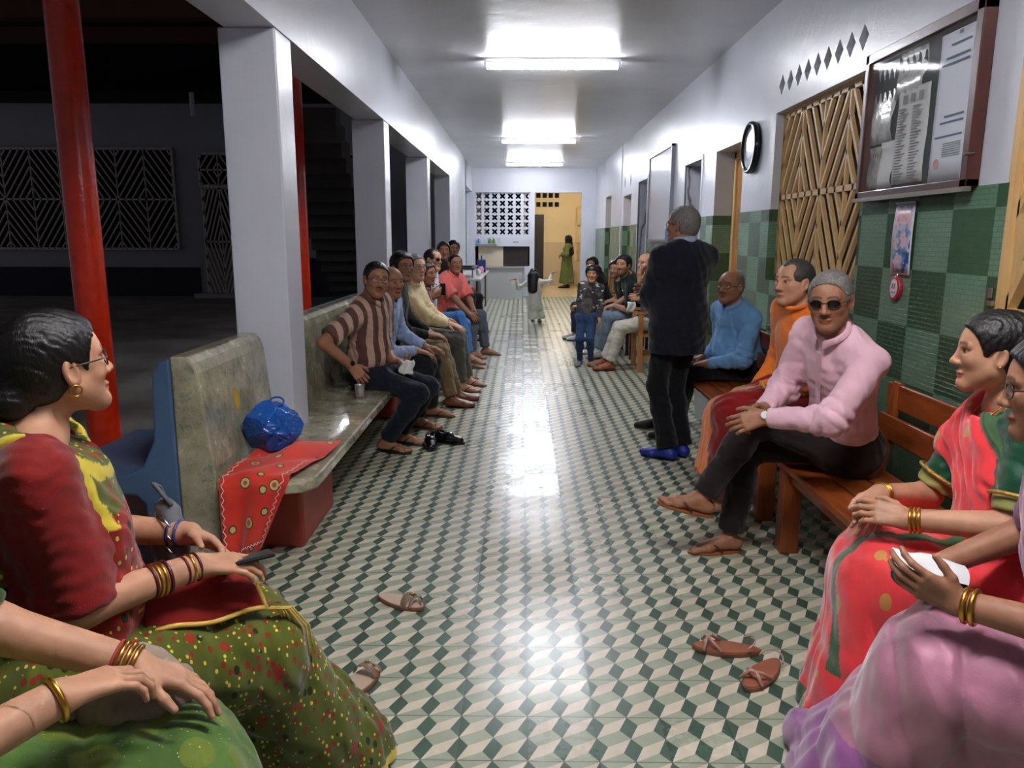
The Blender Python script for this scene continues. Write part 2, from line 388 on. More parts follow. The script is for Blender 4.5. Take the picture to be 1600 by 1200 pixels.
# ---- zigzag grilles
def zigzag(mb, org, eu, en, W, H, strips, slope, gap, bt, dep, mid=.5, flip=False, frame=True):
    """nested zigzag bars in W x H, apexes on the strip edges, mirrored about the mid rail"""
    org, eu, en = (np.asarray(q, float) for q in (org, eu, en)); ez = V(0, 0, 1); sw = W/strips; zm = H*mid
    def bar(p, q, t=bt):
        a = org+eu*p[0]+ez*p[1]; b = org+eu*q[0]+ez*q[1]
        if np.linalg.norm(b-a) < .02: return
        d = nrm(b-a); sd = np.cross(d, en); mb.obox((a+b)/2, d*np.linalg.norm(b-a)/2, sd*t/2, en*dep/2)
    for k in range(strips):
        up = (k % 2 == 0) != flip
        for half in (1, -1):
            h = H-zm if half == 1 else zm
            n0 = -int(slope*sw/gap)-1; n1 = int(h/gap)+1
            for n in range(n0, n1+1):
                za, zb = n*gap, n*gap+slope*sw
                u0, u1 = 0.0, sw
                if za < 0: u0 = -za/slope; za = 0
                if zb > h: u1 = sw-(zb-h)/slope; zb = h
                if u1-u0 < .02 or za >= h: continue
                if not up: p, q = (sw-u0, za), (sw-u1, zb)
                else: p, q = (u0, za), (u1, zb)
                bar((k*sw+p[0], zm+half*p[1]), (k*sw+q[0], zm+half*q[1]))
    for k in range(1, strips): bar((k*sw, 0), (k*sw, H), bt*.8)
    bar((0, zm), (W, zm), bt*1.5)
    if frame:
        for p, q in (((0, 0), (W, 0)), ((0, H), (W, H)), ((0, 0), (0, H)), ((W, 0), (W, H))): bar(p, q, bt*2)
o = MB(); zigzag(o, (XR+.07, 5.88, 1.21), (0, -1, 0), (1, 0, 0), 1.53, 1.17, 4, 1.62, .20, .024, .024)
wn = struct('window_1', o, M_yellowwood)
MB().box((XR+.18, 4.3, 1.1), (XR+.20, 5.95, 2.45)).build('dark_backing', simple('dark_brown_screen', (44, 32, 24), .8), wn)
o = MB(); zigzag(o, (XR+.04, 3.02, .03), (0, -1, 0), (1, 0, 0), .95, 2.36, 2, 1.9, .36, .030, .04)
o.box((XR-.004, 3.002, 0), (XR+.06, 3.04, 2.42)).box((XR-.004, 2.06, 0), (XR+.06, 2.12, 2.42)).box((XR-.004, 2.06, 2.36), (XR+.06, 3.03, 2.42))
gt = struct('door_4', o, M_yellowwood); MB().tube([(XR-.02, 3.045, 1.27), (XR-.02, 3.045, 1.31)], .012).box((XR-.02, 3.03, 1.24), (XR, 3.06, 1.26)).build('door_hinge', M_steel, gt)

# ---- far end: pierced screen, counter and doorway into the yellow room
mb = MB(); T = .25
mb.box((-2.4, YF, 2.60), (XR, YF+T, ZC)); mb.box((-2.4, YF, 0), (-1.18, YF+T, 2.60)); mb.box((.205, YF, 0), (.325, YF+T, 2.6)); mb.box((1.50, YF, 0), (XR+.3, YF+T, 2.6))
mb.box((-1.18, YF, 1.27), (.205, YF+T, 1.545)); mb.box((-1.18, YF, 0), (.205, YF+T, .77))
struct('wall_far', mb, M_wall)
mb = MB(); rr = lambda t: .072+.030*abs(math.cos(2*t))**.8*-1+.030
cell_o = lambda t: .034+.054*abs(math.sin(2*t))**1.5
ring_cells(mb, (-1.18, YF+.10, 1.545), (1, 0, 0), (0, 0, 1), (0, 1, 0), 1.385/7, 1.055/6, cell_o, .12, 7, 6)
ps = struct('wall_pierced_screen', mb, M_wall)
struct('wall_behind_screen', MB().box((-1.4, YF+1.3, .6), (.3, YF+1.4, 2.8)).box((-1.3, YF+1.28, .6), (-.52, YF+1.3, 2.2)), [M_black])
struct('trim_10', MB().box((-1.40, YF+1.0, 1.3), (-.95, YF+1.05, 2.8)), M_beige)
struct('trim_11', MB().box((-1.10, YF+.10, .77), (-.47, YF+.14, 1.27)), M_beige)
mb = MB().box((-.47, YF+.14, .77), (.165, YF+.18, 1.27))
for k in range(14): mb.box((-.46+k*.045, YF+.125, .78), (-.445+k*.045, YF+.14, 1.26))
struct('trim_12', mb, simple('dark_brown_slats', (44, 30, 28), .5))
sb = thing('serving_counter', 'low grey serving counter under the pierced screen at the end of the corridor', 'counter', (-.45, 19.2, 0))
MB().box((-1.0, 18.9, 0), (.03, YF-.002, .74)).build('body', simple('grey_laminate', (176, 178, 178), .35), sb)
MB().box((-1.05, 18.86, .74), (.07, YF-.002, .775)).build('top', simple('grey_counter_top', (150, 152, 152), .3), sb, bevel=.004)
# yellow room
mb = MB().box((-.3, 24.3, 0), (3.4, 24.4, 3.2)).box((1.98, YF+T, 0), (2.08, 24.3, .55)).box((1.98, YF+T, .55), (2.08, 21.0, 3.2)).box((1.98, 23.4, .55), (2.08, 24.3, 3.2)).box((1.98, 21.0, 2.35), (2.08, 23.4, 3.2)).box((.0, YF+T, 0), (.1, 24.3, 3.2)).box((0, YF+T, 3.1), (2.1, 24.4, 3.2))
struct('wall_far_room', mb, M_yellow_wall)
struct('trim_13', MB().box((.69, 24.27, 0), (1.98, 24.3, 1.35)), M_beige)
struct('door_5', MB().box((.30, 24.22, 0), (.69, 24.3, 2.19)), simple('dark_door_paint', (26, 22, 30), .4))
for zz in (2.50, 2.77):
    for k in range(4):
        struct('window_2', MB().box((.52+k*.19-.07, 24.27, zz-.07), (.52+k*.19+.06, 24.296, zz+.07)), M_black)
for k in range(6): struct('window_3', MB().box((1.972, 22.95, .95+k*.3), (1.985, 23.25, 1.08+k*.3)), M_black)
ws = thing('casement_window', 'cream framed glazed window sash standing open in the yellow room', 'window', (1.6, 21.6, .8))
fr = MB()
for a, b in (((1.50, 21.4), (1.98, 21.9)),):
    A = V(a[0], a[1], .86); B = V(b[0], b[1], .86); up = V(0, 0, 1.45)
    for p, q in ((A, B), (A+up, B+up), (A, A+up), (B, B+up), (A+up*.33, B+up*.33), (A+up*.66, B+up*.66), ((A+B)/2, (A+B)/2+up)): fr.bar(p, q, .05, .05)
fr.build('sash', M_yellowwood, ws); MB().add([A, B, B+up, A+up], [(0, 1, 2, 3)]).build('pane', M_glass, ws)
# lamp of the yellow room
lb = thing('ceiling_bulb', 'small lit bulb on the ceiling of the yellow room', 'lamp', (1.1, 21.6, 3.05))
MB().ball((1.1, 21.6, 3.03), .05).build('bulb', emit('warm_bulb', (255, 236, 205), YELLOW_W), lb, smooth=True); MB().lathe((1.1, 21.6, 3.06), [(.03, 0), (.03, .04)]).build('socket', M_white, lb)

# ---- tube lights on the ceiling
for i, (y, w) in enumerate(((7.77, 'nearest visible white tube light on the corridor ceiling, the largest of three'), (13.68, 'white tube light on the corridor ceiling, middle one of three in a line'), (17.92, 'farthest white tube light, just before the end wall'), (1.35, 'white ceiling tube light above the women in sarees'))):
    t = thing('tube_light', w, 'lamp', (.285, y, ZC), 'tube lights along the corridor ceiling')
    MB().box((-.37, y-.055, ZC-.045), (.94, y+.055, ZC)).build('housing', M_white, t, bevel=.004)
    for s in (-1, 1):
        MB().tube([(-.325, y+s*.03, ZC-.068), (.895, y+s*.03, ZC-.068)], .019, 10).build('tube', M_tube if i < 3 else emit('lamp_tube_boosted', (250, 248, 250), TUBE_W*1.55), t, smooth=True)  # fourth tube, out of view, made stronger to brighten the foreground
    for s in (-.355, .925): MB().box((s-.012, y-.05, ZC-.09), (s+.012, y+.05, ZC-.045)).build('end_cap', M_white, t)

# ---- courtyard beyond the arcade
t = MB().box((-16, 19.9, 0), (-1.7, 20.1, 4.75)); cw = struct('wall_courtyard', t, M_dark_wall)
struct('baseboard_courtyard', MB().box((-16, 19.84, -.05), (-8.35, 19.9, .70)).box((-7.05, 19.84, -.05), (-2.7, 19.9, .95)), M_dark_dado)
def yard_window(n, x0, x1, z0, z1, strips):
    struct('trim_%d' % n, MB().box((x0, 19.86, z0), (x1, 19.895, z1)), M_black)
    o = MB(); zigzag(o, (x0, 19.8, z0), (1, 0, 0), (0, 1, 0), x1-x0, z1-z0, strips, 1.5, .26, .030, .05); return struct('window_%d' % n, o, M_grille)
yard_window(14, -14.6, -8.82, 1.17, 3.65, 8); yard_window(15, -8.15, -7.2, 2.75, 3.53, 2); yard_window(16, -4.87, -3.9, 1.45, 3.53, 2)
struct('trim_17', MB().box((-8.1, 19.86, 1.2), (-7.25, 19.895, 2.7)), M_black)
o = MB(); zigzag(o, (-8.1, 19.78, .02), (1, 0, 0), (0, 1, 0), .88, 2.68, 2, 3.2, .34, .035, .05); struct('door_6', o, M_grille)
struct('roof', MB().box((-16, 4.5, 6.2), (-1.5, 20.4, 6.3)).box((-16, 19.4, 4.75), (-1.5, 20.4, 4.95)), simple('dark_roof_sheet', (34, 26, 24), .8))
for y, z in ((12.2, 4.72), (16.5, 5.4)): struct('beam', MB().box((-16, y, z), (-1.5, y+.22, z+.28)), simple('brown_beam_paint', (96, 52, 36), .6))
struct('gutter_pipe', MB().tube([(-8.0, 19.3, 4.9), (-8.0, 19.3, 4.35)], .06, 8), M_white)
struct('doorstep', MB().box((-8.3, 19.3, -.05), (-7.3, 19.85, .06)), M_dark_wall)
for k, (x, y, r, lab) in enumerate(((-2.92, 5.15, .105, 'tall red painted round post in the dark courtyard, nearest one'), (-2.92, 10.2, .105, 'red painted round post seen past the first white column'))):
    o = MB().lathe((x, y, -.06), [(r*1.02, 0), (r*.99, 1.2), (r*1.01, 2.6), (r*.98, 4), (r, 6.3)], 32)
    tag(o.build('round_post', M_redpole, smooth=True, loc=(x, y, -.06)), lab, 'post')
st = MB()
for k in range(17): st.box((-3.55+k*0.0, 15.2-k*.27, 0 if k < 3 else .19*k-.25), (-2.55, 15.47-k*.27, .19*(k+1)))
tag(st.build('staircase', simple('stair_concrete', (66, 64, 62), .8), loc=(-3.05, 13, 0)), 'dark concrete staircase rising in the courtyard behind the columns', 'staircase')
#==BODIES: figures are grown from rounded limbs blended into one skin, then meshed==
DETAIL = 1.0          # grid scale for the figures
class Field:
    """list of soft shapes; each op: (kind, bounding box, function(X, Y, Z) -> distance, blend)"""
    def __init__(s): s.ops = []
    def _op(s, mode, lo, hi, fn, k): s.ops.append((mode, np.asarray(lo, float), np.asarray(hi, float), fn, k)); return s
    def cap(s, a, b, ra, rb=None, k=.03, side=None, w=1.0, mode='u'):
        """tapered limb a->b; w squashes or widens the section along 'side'"""
        a = np.asarray(a, float); b = np.asarray(b, float); rb = ra if rb is None else rb; d = b-a; L2 = float(d@d)+1e-12
        R = max(ra, rb)*max(1, w); lo = np.minimum(a, b)-R; hi = np.maximum(a, b)+R; sd = None if side is None else nrm(side)
        def fn(X, Y, Z):
            px, py, pz = X-a[0], Y-a[1], Z-a[2]
            t = np.clip((px*d[0]+py*d[1]+pz*d[2])/L2, 0, 1)
            qx, qy, qz = px-t*d[0], py-t*d[1], pz-t*d[2]
            if sd is not None and w != 1:
                q = qx*sd[0]+qy*sd[1]+qz*sd[2]; g = q*(1/w-1); qx = qx+g*sd[0]; qy = qy+g*sd[1]; qz = qz+g*sd[2]
                r = np.sqrt(qx*qx+qy*qy+qz*qz); return (r-(ra+t*(rb-ra)))*(1 if w > 1 else w**.5)
            return np.sqrt(qx*qx+qy*qy+qz*qz)-(ra+t*(rb-ra))
        return s._op(mode, lo, hi, fn, k)
    def ell(s, c, r, A=None, k=.03, mode='u'):
        """ellipsoid, rows of A are its axes"""
        c = np.asarray(c, float); r = np.asarray(r, float); A = np.eye(3) if A is None else np.asarray(A, float); R = r.max(); m = r.min()
        def fn(X, Y, Z):
            px, py, pz = X-c[0], Y-c[1], Z-c[2]; s2 = 0; s4 = 0
            for i in range(3):
                q = (px*A[i, 0]+py*A[i, 1]+pz*A[i, 2])/r[i]; s2 = s2+q*q; s4 = s4+(q/r[i])**2
            s2 = np.sqrt(s2)+1e-9; return s2*(s2-1)/(np.sqrt(s4)+1e-9)
        ext = np.sqrt(((A*r[:, None])**2).sum(0))
        return s._op(mode, c-ext, c+ext, fn, k)
    def cyl(s, a, b, ra, rb=None, k=.004, mode='s'):
        """flat-ended cylinder, mostly for cutting"""
        a = np.asarray(a, float); b = np.asarray(b, float); rb = ra if rb is None else rb; d = b-a; L = np.linalg.norm(d); d = d/L; R = max(ra, rb)
        def fn(X, Y, Z):
            px, py, pz = X-a[0], Y-a[1], Z-a[2]; t = px*d[0]+py*d[1]+pz*d[2]
            q = np.sqrt(np.maximum(px*px+py*py+pz*pz-t*t, 0)); return np.maximum(q-(ra+(rb-ra)*np.clip(t/L, 0, 1)), np.abs(t-L/2)-L/2)
        return s._op(mode, np.minimum(a, b)-R, np.maximum(a, b)+R, fn, k)
    def plane(s, p, n, lo=None, hi=None):
        """keep the side the normal points away from"""
        p = np.asarray(p, float); n = nrm(n)
        return s._op('i', np.full(3, -99.) if lo is None else lo, np.full(3, 99.) if hi is None else hi, lambda X, Y, Z: (X-p[0])*n[0]+(Y-p[1])*n[1]+(Z-p[2])*n[2], .006)
    def bounds(s):
        u = [o for o in s.ops if o[0] == 'u']; return np.min([o[1] for o in u], 0), np.max([o[2] for o in u], 0)

def nets(D, xs, ys, zs, skip=None):
    """dual surface of the zero level of D on the grid"""
    S = D < 0; nx, ny, nz = D.shape
    C = np.zeros((nx-1, ny-1, nz-1), np.uint8)
    for i in (0, 1):
        for j in (0, 1):
            for k in (0, 1): C += S[i:nx-1+i, j:ny-1+j, k:nz-1+k]
    act = (C > 0) & (C < 8)
    I = np.argwhere(act)
    if len(I) == 0: return np.zeros((0, 3)), np.zeros((0, 4), int)
    idx = -np.ones(C.shape, np.int64); idx[act] = np.arange(len(I))
    acc = np.zeros((len(I), 3)); cnt = np.zeros(len(I)); G = (xs, ys, zs)
    crn = [(i, j, k) for i in (0, 1) for j in (0, 1) for k in (0, 1)]
    vals = {c: D[I[:, 0]+c[0], I[:, 1]+c[1], I[:, 2]+c[2]] for c in crn}
    pos = {c: np.stack([G[a][I[:, a]+c[a]] for a in range(3)], 1) for c in crn}
    for c in crn:
        for a in range(3):
            if c[a] == 1: continue
            e = list(c); e[a] = 1; e = tuple(e); va, vb = vals[c], vals[e]; m = (va < 0) != (vb < 0)
            t = np.where(m, va/np.where(m, va-vb, 1), 0)[:, None]; acc += np.where(m[:, None], pos[c]+(pos[e]-pos[c])*t, 0); cnt += m
    Vt = acc/cnt[:, None]; F = []
    for a in range(3):
        b, c = (a+1) % 3, (a+2) % 3; sl0 = [slice(None)]*3; sl1 = [slice(None)]*3
        sl0[a] = slice(0, -1); sl1[a] = slice(1, None)
        for s_ in (sl0, sl1):
            s_[b] = slice(1, -1); s_[c] = slice(1, -1)
        s0 = S[tuple(sl0)]; s1 = S[tuple(sl1)]; ch = np.argwhere(s0 != s1)
        if len(ch) == 0: continue
        fl = s0[tuple(ch.T)]; base = ch.copy(); base[:, b] += 1; base[:, c] += 1
        q = []
        for db, dc in ((-1, -1), (0, -1), (0, 0), (-1, 0)):
            p = base.copy(); p[:, b] += db; p[:, c] += dc; q.append(idx[tuple(p.T)])
        q = np.stack(q, 1); q[~fl] = q[~fl][:, ::-1]; q = q[(q >= 0).all(1)]; F.append(q)
    return Vt, (np.concatenate(F) if F else np.zeros((0, 4), int))

def grid_eval(field, lo, hi, h, disp=None):
    xs, ys, zs = (np.arange(lo[i], hi[i]+h, h) for i in range(3)); D = np.full((len(xs), len(ys), len(zs)), .3, np.float32); G = (xs, ys, zs)
    for mode, blo, bhi, fn, k in field.ops:
        pad = 3*h+k*1.1+.004 if mode == 'u' else 2*h+.003+k
        sl = []
        for a in range(3):
            i0 = int(np.searchsorted(G[a], blo[a]-pad)); i1 = int(np.searchsorted(G[a], bhi[a]+pad)); sl.append(slice(i0, i1))
        if any(q.stop <= q.start for q in sl): continue
        X = xs[sl[0]].astype(np.float32)[:, None, None]; Y = ys[sl[1]].astype(np.float32)[None, :, None]; Z = zs[sl[2]].astype(np.float32)[None, None, :]
        d = fn(X, Y, Z).astype(np.float32); A = D[tuple(sl)]; k = max(k, 1e-5)
        if mode == 'u': t = np.maximum(k-np.abs(A-d), 0)/k; D[tuple(sl)] = np.minimum(A, d)-t*t*k*.25
        elif mode == 's': d = -d; t = np.maximum(k-np.abs(A-d), 0)/k; D[tuple(sl)] = np.maximum(A, d)+t*t*k*.25
        else: t = np.maximum(k-np.abs(A-d), 0)/k; D[tuple(sl)] = np.maximum(A, d)+t*t*k*.25
    if disp is not None:
        m = np.abs(D) < .05; I = np.nonzero(m); D[m] += disp(np.stack([xs[I[0]], ys[I[1]], zs[I[2]]], 1)).astype(np.float32)
    return D, G
def relax(Vt, F, n=1):
    for _ in range(n):
        acc = np.zeros_like(Vt); cnt = np.zeros(len(Vt))
        for i in range(4):
            a, b = F[:, i], F[:, (i+1) % 4]
            for k in range(3): acc[:, k] += np.bincount(a, Vt[b, k], len(Vt))+np.bincount(b, Vt[a, k], len(Vt))
            cnt += np.bincount(a, minlength=len(Vt))+np.bincount(b, minlength=len(Vt))
        m = cnt > 0; Vt[m] = Vt[m]*.4+.6*acc[m]/cnt[m, None]
    return Vt
def skin_mesh(field, h, boxes=(), disp=None):
    """coarse skin everywhere, finer inside the boxes (lo, hi, step)"""
    lo, hi = field.bounds(); Vs, Fs = [], []; off = 0
    jobs = [(lo-.02-2*h, hi+.02+2*h, h, True)]+[(np.asarray(a), np.asarray(b), s, False) for a, b, s in boxes]
    for a, b, s, coarse in jobs:
        if not coarse: a = np.maximum(a, lo-.02); b = np.minimum(b, hi+.02)
        D, G = grid_eval(field, a, b, s, disp); v, f = nets(D, *G)
        if len(v) == 0: continue
        v = relax(v, f, 1)
        if coarse and boxes:
            c = v[f].mean(1); ins = np.zeros(len(f), bool)
            for p, q, _ in boxes: ins |= ((c > np.asarray(p)+s*1.2) & (c < np.asarray(q)-s*1.2)).all(1)
            f = f[~ins]; used = np.unique(f); mp = -np.ones(len(v), int); mp[used] = np.arange(len(used)); v = v[used]; f = mp[f]
        Vs.append(v); Fs.append(f+off); off += len(v)
    return np.concatenate(Vs), np.concatenate(Fs)
def to_object(name, v, f, mat, parent, color=None, keep=None):
    org = parent_loc(parent); me = bpy.data.meshes.new(name)
    if keep is not None:
        f = f[keep[f].any(1)]; used = np.unique(f); mp = -np.ones(len(v), int); mp[used] = np.arange(len(used)); v = v[used]; f = mp[f]
        if color is not None: color = color[used]
    n, m = len(v), len(f); me.vertices.add(n); me.vertices.foreach_set('co', (v-org).astype(np.float32).ravel())
    me.loops.add(4*m); me.loops.foreach_set('vertex_index', f.astype(np.int32).ravel()); me.polygons.add(m)
    me.polygons.foreach_set('loop_start', np.arange(0, 4*m, 4, dtype=np.int32)); me.polygons.foreach_set('loop_total', np.full(m, 4, np.int32))
    me.update(calc_edges=True); me.validate(); me.polygons.foreach_set('use_smooth', [True]*len(me.polygons))
    if color is not None:
        ca = me.color_attributes.new('tint', 'FLOAT_COLOR', 'POINT'); c4 = np.ones((n, 4), np.float32); c4[:, :3] = color; ca.data.foreach_set('color', c4.ravel())
    me.materials.append(mat); o = bpy.data.objects.new(name, me); COL.objects.link(o); o.parent = parent; return o

# ---- folds in cloth: warped ridges
def folds(amp, lam, direction, warp=1.3, seed=0, along=None):
    u = nrm(direction); a = nrm(along if along is not None else np.cross(u, (.3, .5, .81))); b = np.cross(u, a); r = np.random.default_rng(seed); ph = r.uniform(0, 6.28, 8)
    def fn(P):
        x, y, z = P@u, P@a, P@b; k = 2*math.pi/lam
        w1 = warp*np.sin(k*.31*y+ph[0]+1.2*np.sin(k*.23*z+ph[1])); w2 = warp*.7*np.sin(k*.42*z+ph[2]+w1)
        s1 = 1-1.9*np.abs(np.sin(.5*(k*x+w1+w2+ph[3])))**.85; s2 = np.sin(k*1.73*x+1.6*w2+ph[4]+.5*np.sin(k*.6*y)); m = .5+.5*np.sin(k*.27*y+k*.19*x+ph[5]+w1)
        return amp*(.62*s1*m+.38*s2*(1-.4*m))
    return fn

# ---- materials of the figures
def skin_mat(name, rgb):
    n = NT(name); at_ = n.node('ShaderNodeAttribute', attribute_name='tint'); f = n.noise(n.coord(), 28, 4)
    c = srgb(*rgb); b = n.ramp(f, [(.3, tuple(x*.88 for x in c[:3])), (.7, tuple(min(1, x*1.1) for x in c[:3]))])
    n.base(n.mix(1.0, b, at_.outputs['Color'], 'MULTIPLY')); n.set(Roughness=.52); n.b.inputs['Specular IOR Level'].default_value = .38; n.b.inputs['Subsurface Weight'].default_value = .08
    n.b.inputs['Subsurface Radius'].default_value = (.012, .005, .003); n.b.inputs['Subsurface Scale'].default_value = 1.0
    n.bump(n.noise(n.coord(), 130, 3), .12, .002); return n.m
SKIN = {k: skin_mat('skin_'+k, c) for k, c in dict(fair=(206, 160, 132), tan=(190, 140, 110), brown=(158, 110, 84), dark=(112, 72, 54)).items()}
def hair_mat(name, rgb, rough=.38):
    n = NT(name); v = n.coord((1, 1, .25)); f = n.noise(v, 170, 4, .7); c = srgb(*rgb)
    n.base(n.ramp(f, [(.35, tuple(x*.6 for x in c[:3])), (.65, tuple(min(1, x*1.5) for x in c[:3]))])); n.set(Roughness=rough); n.bump(f, .6, .004); return n.m
HAIR = dict(black=hair_mat('hair_black', (16, 13, 13)), grey=hair_mat('hair_grey', (112, 108, 104), .6), salt=hair_mat('hair_salt', (62, 58, 56), .5), stub=hair_mat('hair_stubble', (120, 100, 88), .6), white=hair_mat('hair_white', (190, 186, 180), .6), brown=hair_mat('hair_brown', (34, 24, 20)))
def cloth(name, rgb, rough=.75, var=.08, weave=260, bump=.25, sheen=.15, stripes=None):
    if name in MATS: return MATS[name]
    n = NT(name); v = n.coord(); f = n.noise(v, 5, 4); c = srgb(*rgb); b = n.ramp(f, [(.3, tuple(x*(1-var) for x in c[:3])), (.7, tuple(min(1, x*(1+var)) for x in c[:3]))])
    if stripes:
        kind, per, rgb2, duty, axis = stripes; sep = n.node('ShaderNodeSeparateXYZ'); n.link(n.coord(), sep.inputs[0])
        x = n.math('ADD', n.math('MULTIPLY', sep.outputs[0], axis[0]), n.math('ADD', n.math('MULTIPLY', sep.outputs[1], axis[1]), n.math('MULTIPLY', sep.outputs[2], axis[2])))
        k = n.math('LESS_THAN', n.math('FRACT', n.math('DIVIDE', x, per)), duty); b = n.mix(k, b, srgb(*rgb2))
    n.base(b); n.set(Roughness=min(.95, rough+.1)); n.b.inputs['Sheen Weight'].default_value = sheen; n.b.inputs['Specular IOR Level'].default_value = .25
    cr = n.node('ShaderNodeTexWave'); cr.inputs['Scale'].default_value = 5.5; cr.inputs['Distortion'].default_value = 7; cr.inputs['Detail'].default_value = 2.5; cr.inputs['Detail Scale'].default_value = 1.2; n.link(n.coord((1, 1, .55), (.3, .5, .2)), cr.inputs['Vector'])
    n.bump(n.math('MULTIPLY_ADD', n.noise(v, weave, 2), .12, cr.outputs['Fac']), .38, .010)
    MATS[name] = n.m; return n.m
M_eye = simple('eye_white', (214, 206, 200), .2); M_iris = simple('eye_iris', (34, 20, 14), .15); M_gold = simple('gold', (214, 160, 70), .28, 1.0); M_lens = simple('dark_lens', (8, 8, 10), .06, spec=.8)
M_clearlens = NT('spectacle_lens'); M_clearlens.b.inputs['Alpha'].default_value = .08; M_clearlens.base((.9, .92, .95, 1)); M_clearlens.set(Roughness=.05); M_clearlens = M_clearlens.m
M_frame = simple('spectacle_frame', (50, 34, 28), .3)

# ---- pieces of anatomy
def ik(a, t, l1, l2, pole):
    a = np.asarray(a, float); t = np.asarray(t, float); d = t-a; L = np.linalg.norm(d); u = d/(L+1e-9); L = min(L, (l1+l2)*.998); t = a+u*L
    x = (l1*l1-l2*l2+L*L)/(2*L); h = math.sqrt(max(l1*l1-x*x, 0)); p = np.asarray(pole, float)-a; p = nrm(p-u*(p@u)); return a+u*x+p*h, t
def hand(F, w, f, n, th, s=1.0, curl=.5, spread=.06, hold=None, tint=None, thumb=.6):
    """w wrist, f finger direction, n palm normal, th thumb side; curl in radians per joint (number or 4 numbers)"""
    f = nrm(f); n = nrm(n-f*(np.asarray(n)@f)); sd = nrm(np.cross(f, n)); sd = sd if sd@np.asarray(th) > 0 else -sd
    curls = [curl]*4 if not hasattr(curl, '__len__') else curl; tips = []
    offs = (.030, .010, -.011, -.030); lens = ((.044, .026, .021), (.049, .030, .022), (.045, .028, .021), (.035, .021, .018)); base = (.086, .090, .086, .078)
    for o, b in zip(offs, base):
        F.cap(w+sd*o*.55*s+f*.012*s, w+(sd*o+f*b)*s, .0145*s, .0112*s, k=.016*s)
    F.ell(w+(f*.045+sd*.018+n*.006)*s, V(.030, .018, .014)*s, np.stack([f, sd, n]), k=.02*s)
    for i, (o, b, L, c) in enumerate(zip(offs, base, lens, curls)):
        p = w+(sd*o+f*b)*s; a = c*.7; sp = spread*(1.5-i)
        for j, l in enumerate(L):
            d = f*math.cos(a)+n*math.sin(a)+sd*sp; d = nrm(d); q = p+d*l*s; r0 = (.0100, .0090, .0080)[j]*s*(.9 if i == 3 else 1); r1 = (.0088, .0078, .0066)[j]*s*(.9 if i == 3 else 1)
            F.cap(p, q, r0, r1, k=.0035*s); p = q; a += c
        tips.append(p)
    p = w+(sd*.026+f*.022)*s; d = nrm(f*.62+sd*.72+n*.30*(1+thumb)); F.cap(w+(f*.012+sd*.012)*s, p+d*.030*s, .017*s, .0125*s, k=.014*s); p = p+d*.030*s
    for j, l in enumerate((.033, .027)):
        d = nrm(f*(.82+.15*j)+sd*(.42-.42*thumb*(j+.4))+n*(.30+.5*thumb*j)); q = p+d*l*s; F.cap(p, q, (.0112, .0102)[j]*s, (.0100, .0080)[j]*s, k=.005*s); p = q
    return tips
def head_shape(F, H, A, s=1.0, fem=False, jaw=1.0, heavy=0.0, nose=1.0, near=True, old=False):
    """H centre of the head, rows of A: forward, left, up"""
    f, l, u = A; P = lambda x, y, z: H+(f*x+l*y+u*z)*s
    E = lambda x, y, z, a, b, c, k, mode='u': F.ell(P(x, y, z), V(a, b, c)*s, A, k=k*s, mode=mode)
    E(-.018, 0, .030, .094, .075, .084, .02); E(.022, 0, .018, .068, .066, .078, .03)
    E(.028, 0, -.040, .056, .058*jaw+heavy*.008, .066, .035)
    F.cap(P(.012, .045*jaw+heavy*.006, -.052), P(.062, .016, -.098), .020*s+heavy*.006, .019*s, k=.03*s); F.cap(P(.012, -.045*jaw-heavy*.006, -.052), P(.062, -.016, -.098), .020*s+heavy*.006, .019*s, k=.03*s)
    E(.073, 0, -.097, .019, .022, .018, .02)
    for q in (-1, 1):
        E(.068, q*.029, .006, .018, .018, .014, .014, 's')
        F.cap(P(.078, q*.012, .025), P(.072, q*.045, .024), .0085*s, .007*s, k=.014*s)
        E(.056, q*.043, -.022, .022, .018, .018, .022)
        F.ell(P(.0655, q*.030, .004), V(.0155, .0165, .0145)*s, A, k=.003*s)
        F.cap(P(.0835, q*.022, .0025), P(.080, q*.041, .0015), .0032*s, .003*s, k=.001*s, mode='s', side=u, w=1.25)
    N = .0115*nose
    F.cap(P(.080, 0, .016), P(.101*(.9+.1*nose), 0, -.024), .0078*s, .0098*s, k=.012*s); E(.103*(.9+.1*nose), 0, -.030, N, N*1.02, .0095, .008)
    for q in (-1, 1): E(.091, q*.0135, -.034, .011, .0075, .0075, .007); 
    for q in (-1, 1): E(.097, q*.006, -.041, .005, .0032, .003, .003, 's')
    E(.083, 0, -.062, .012, .024, .0075, .007); E(.081, 0, -.073, .012, .020, .0075, .006)
    F.cap(P(.097, .019, -.0675), P(.097, -.019, -.0675), .0016*s, k=.003*s, mode='s')
    for q in (-1, 1):
        c = P(-.004, q*.077, -.008); ear_n = nrm(l*q+f*.35); ea = nrm(u-f*.18); eb = np.cross(ear_n, ea); B = np.stack([ear_n, ea, eb])
        F.ell(c+ear_n*.004*s, V(.0085, .032, .019)*s, B, k=.006*s); F.ell(c+(ear_n*.013+eb*0)*s, V(.008, .021, .010)*s, B, k=.005*s, mode='s')
    return P
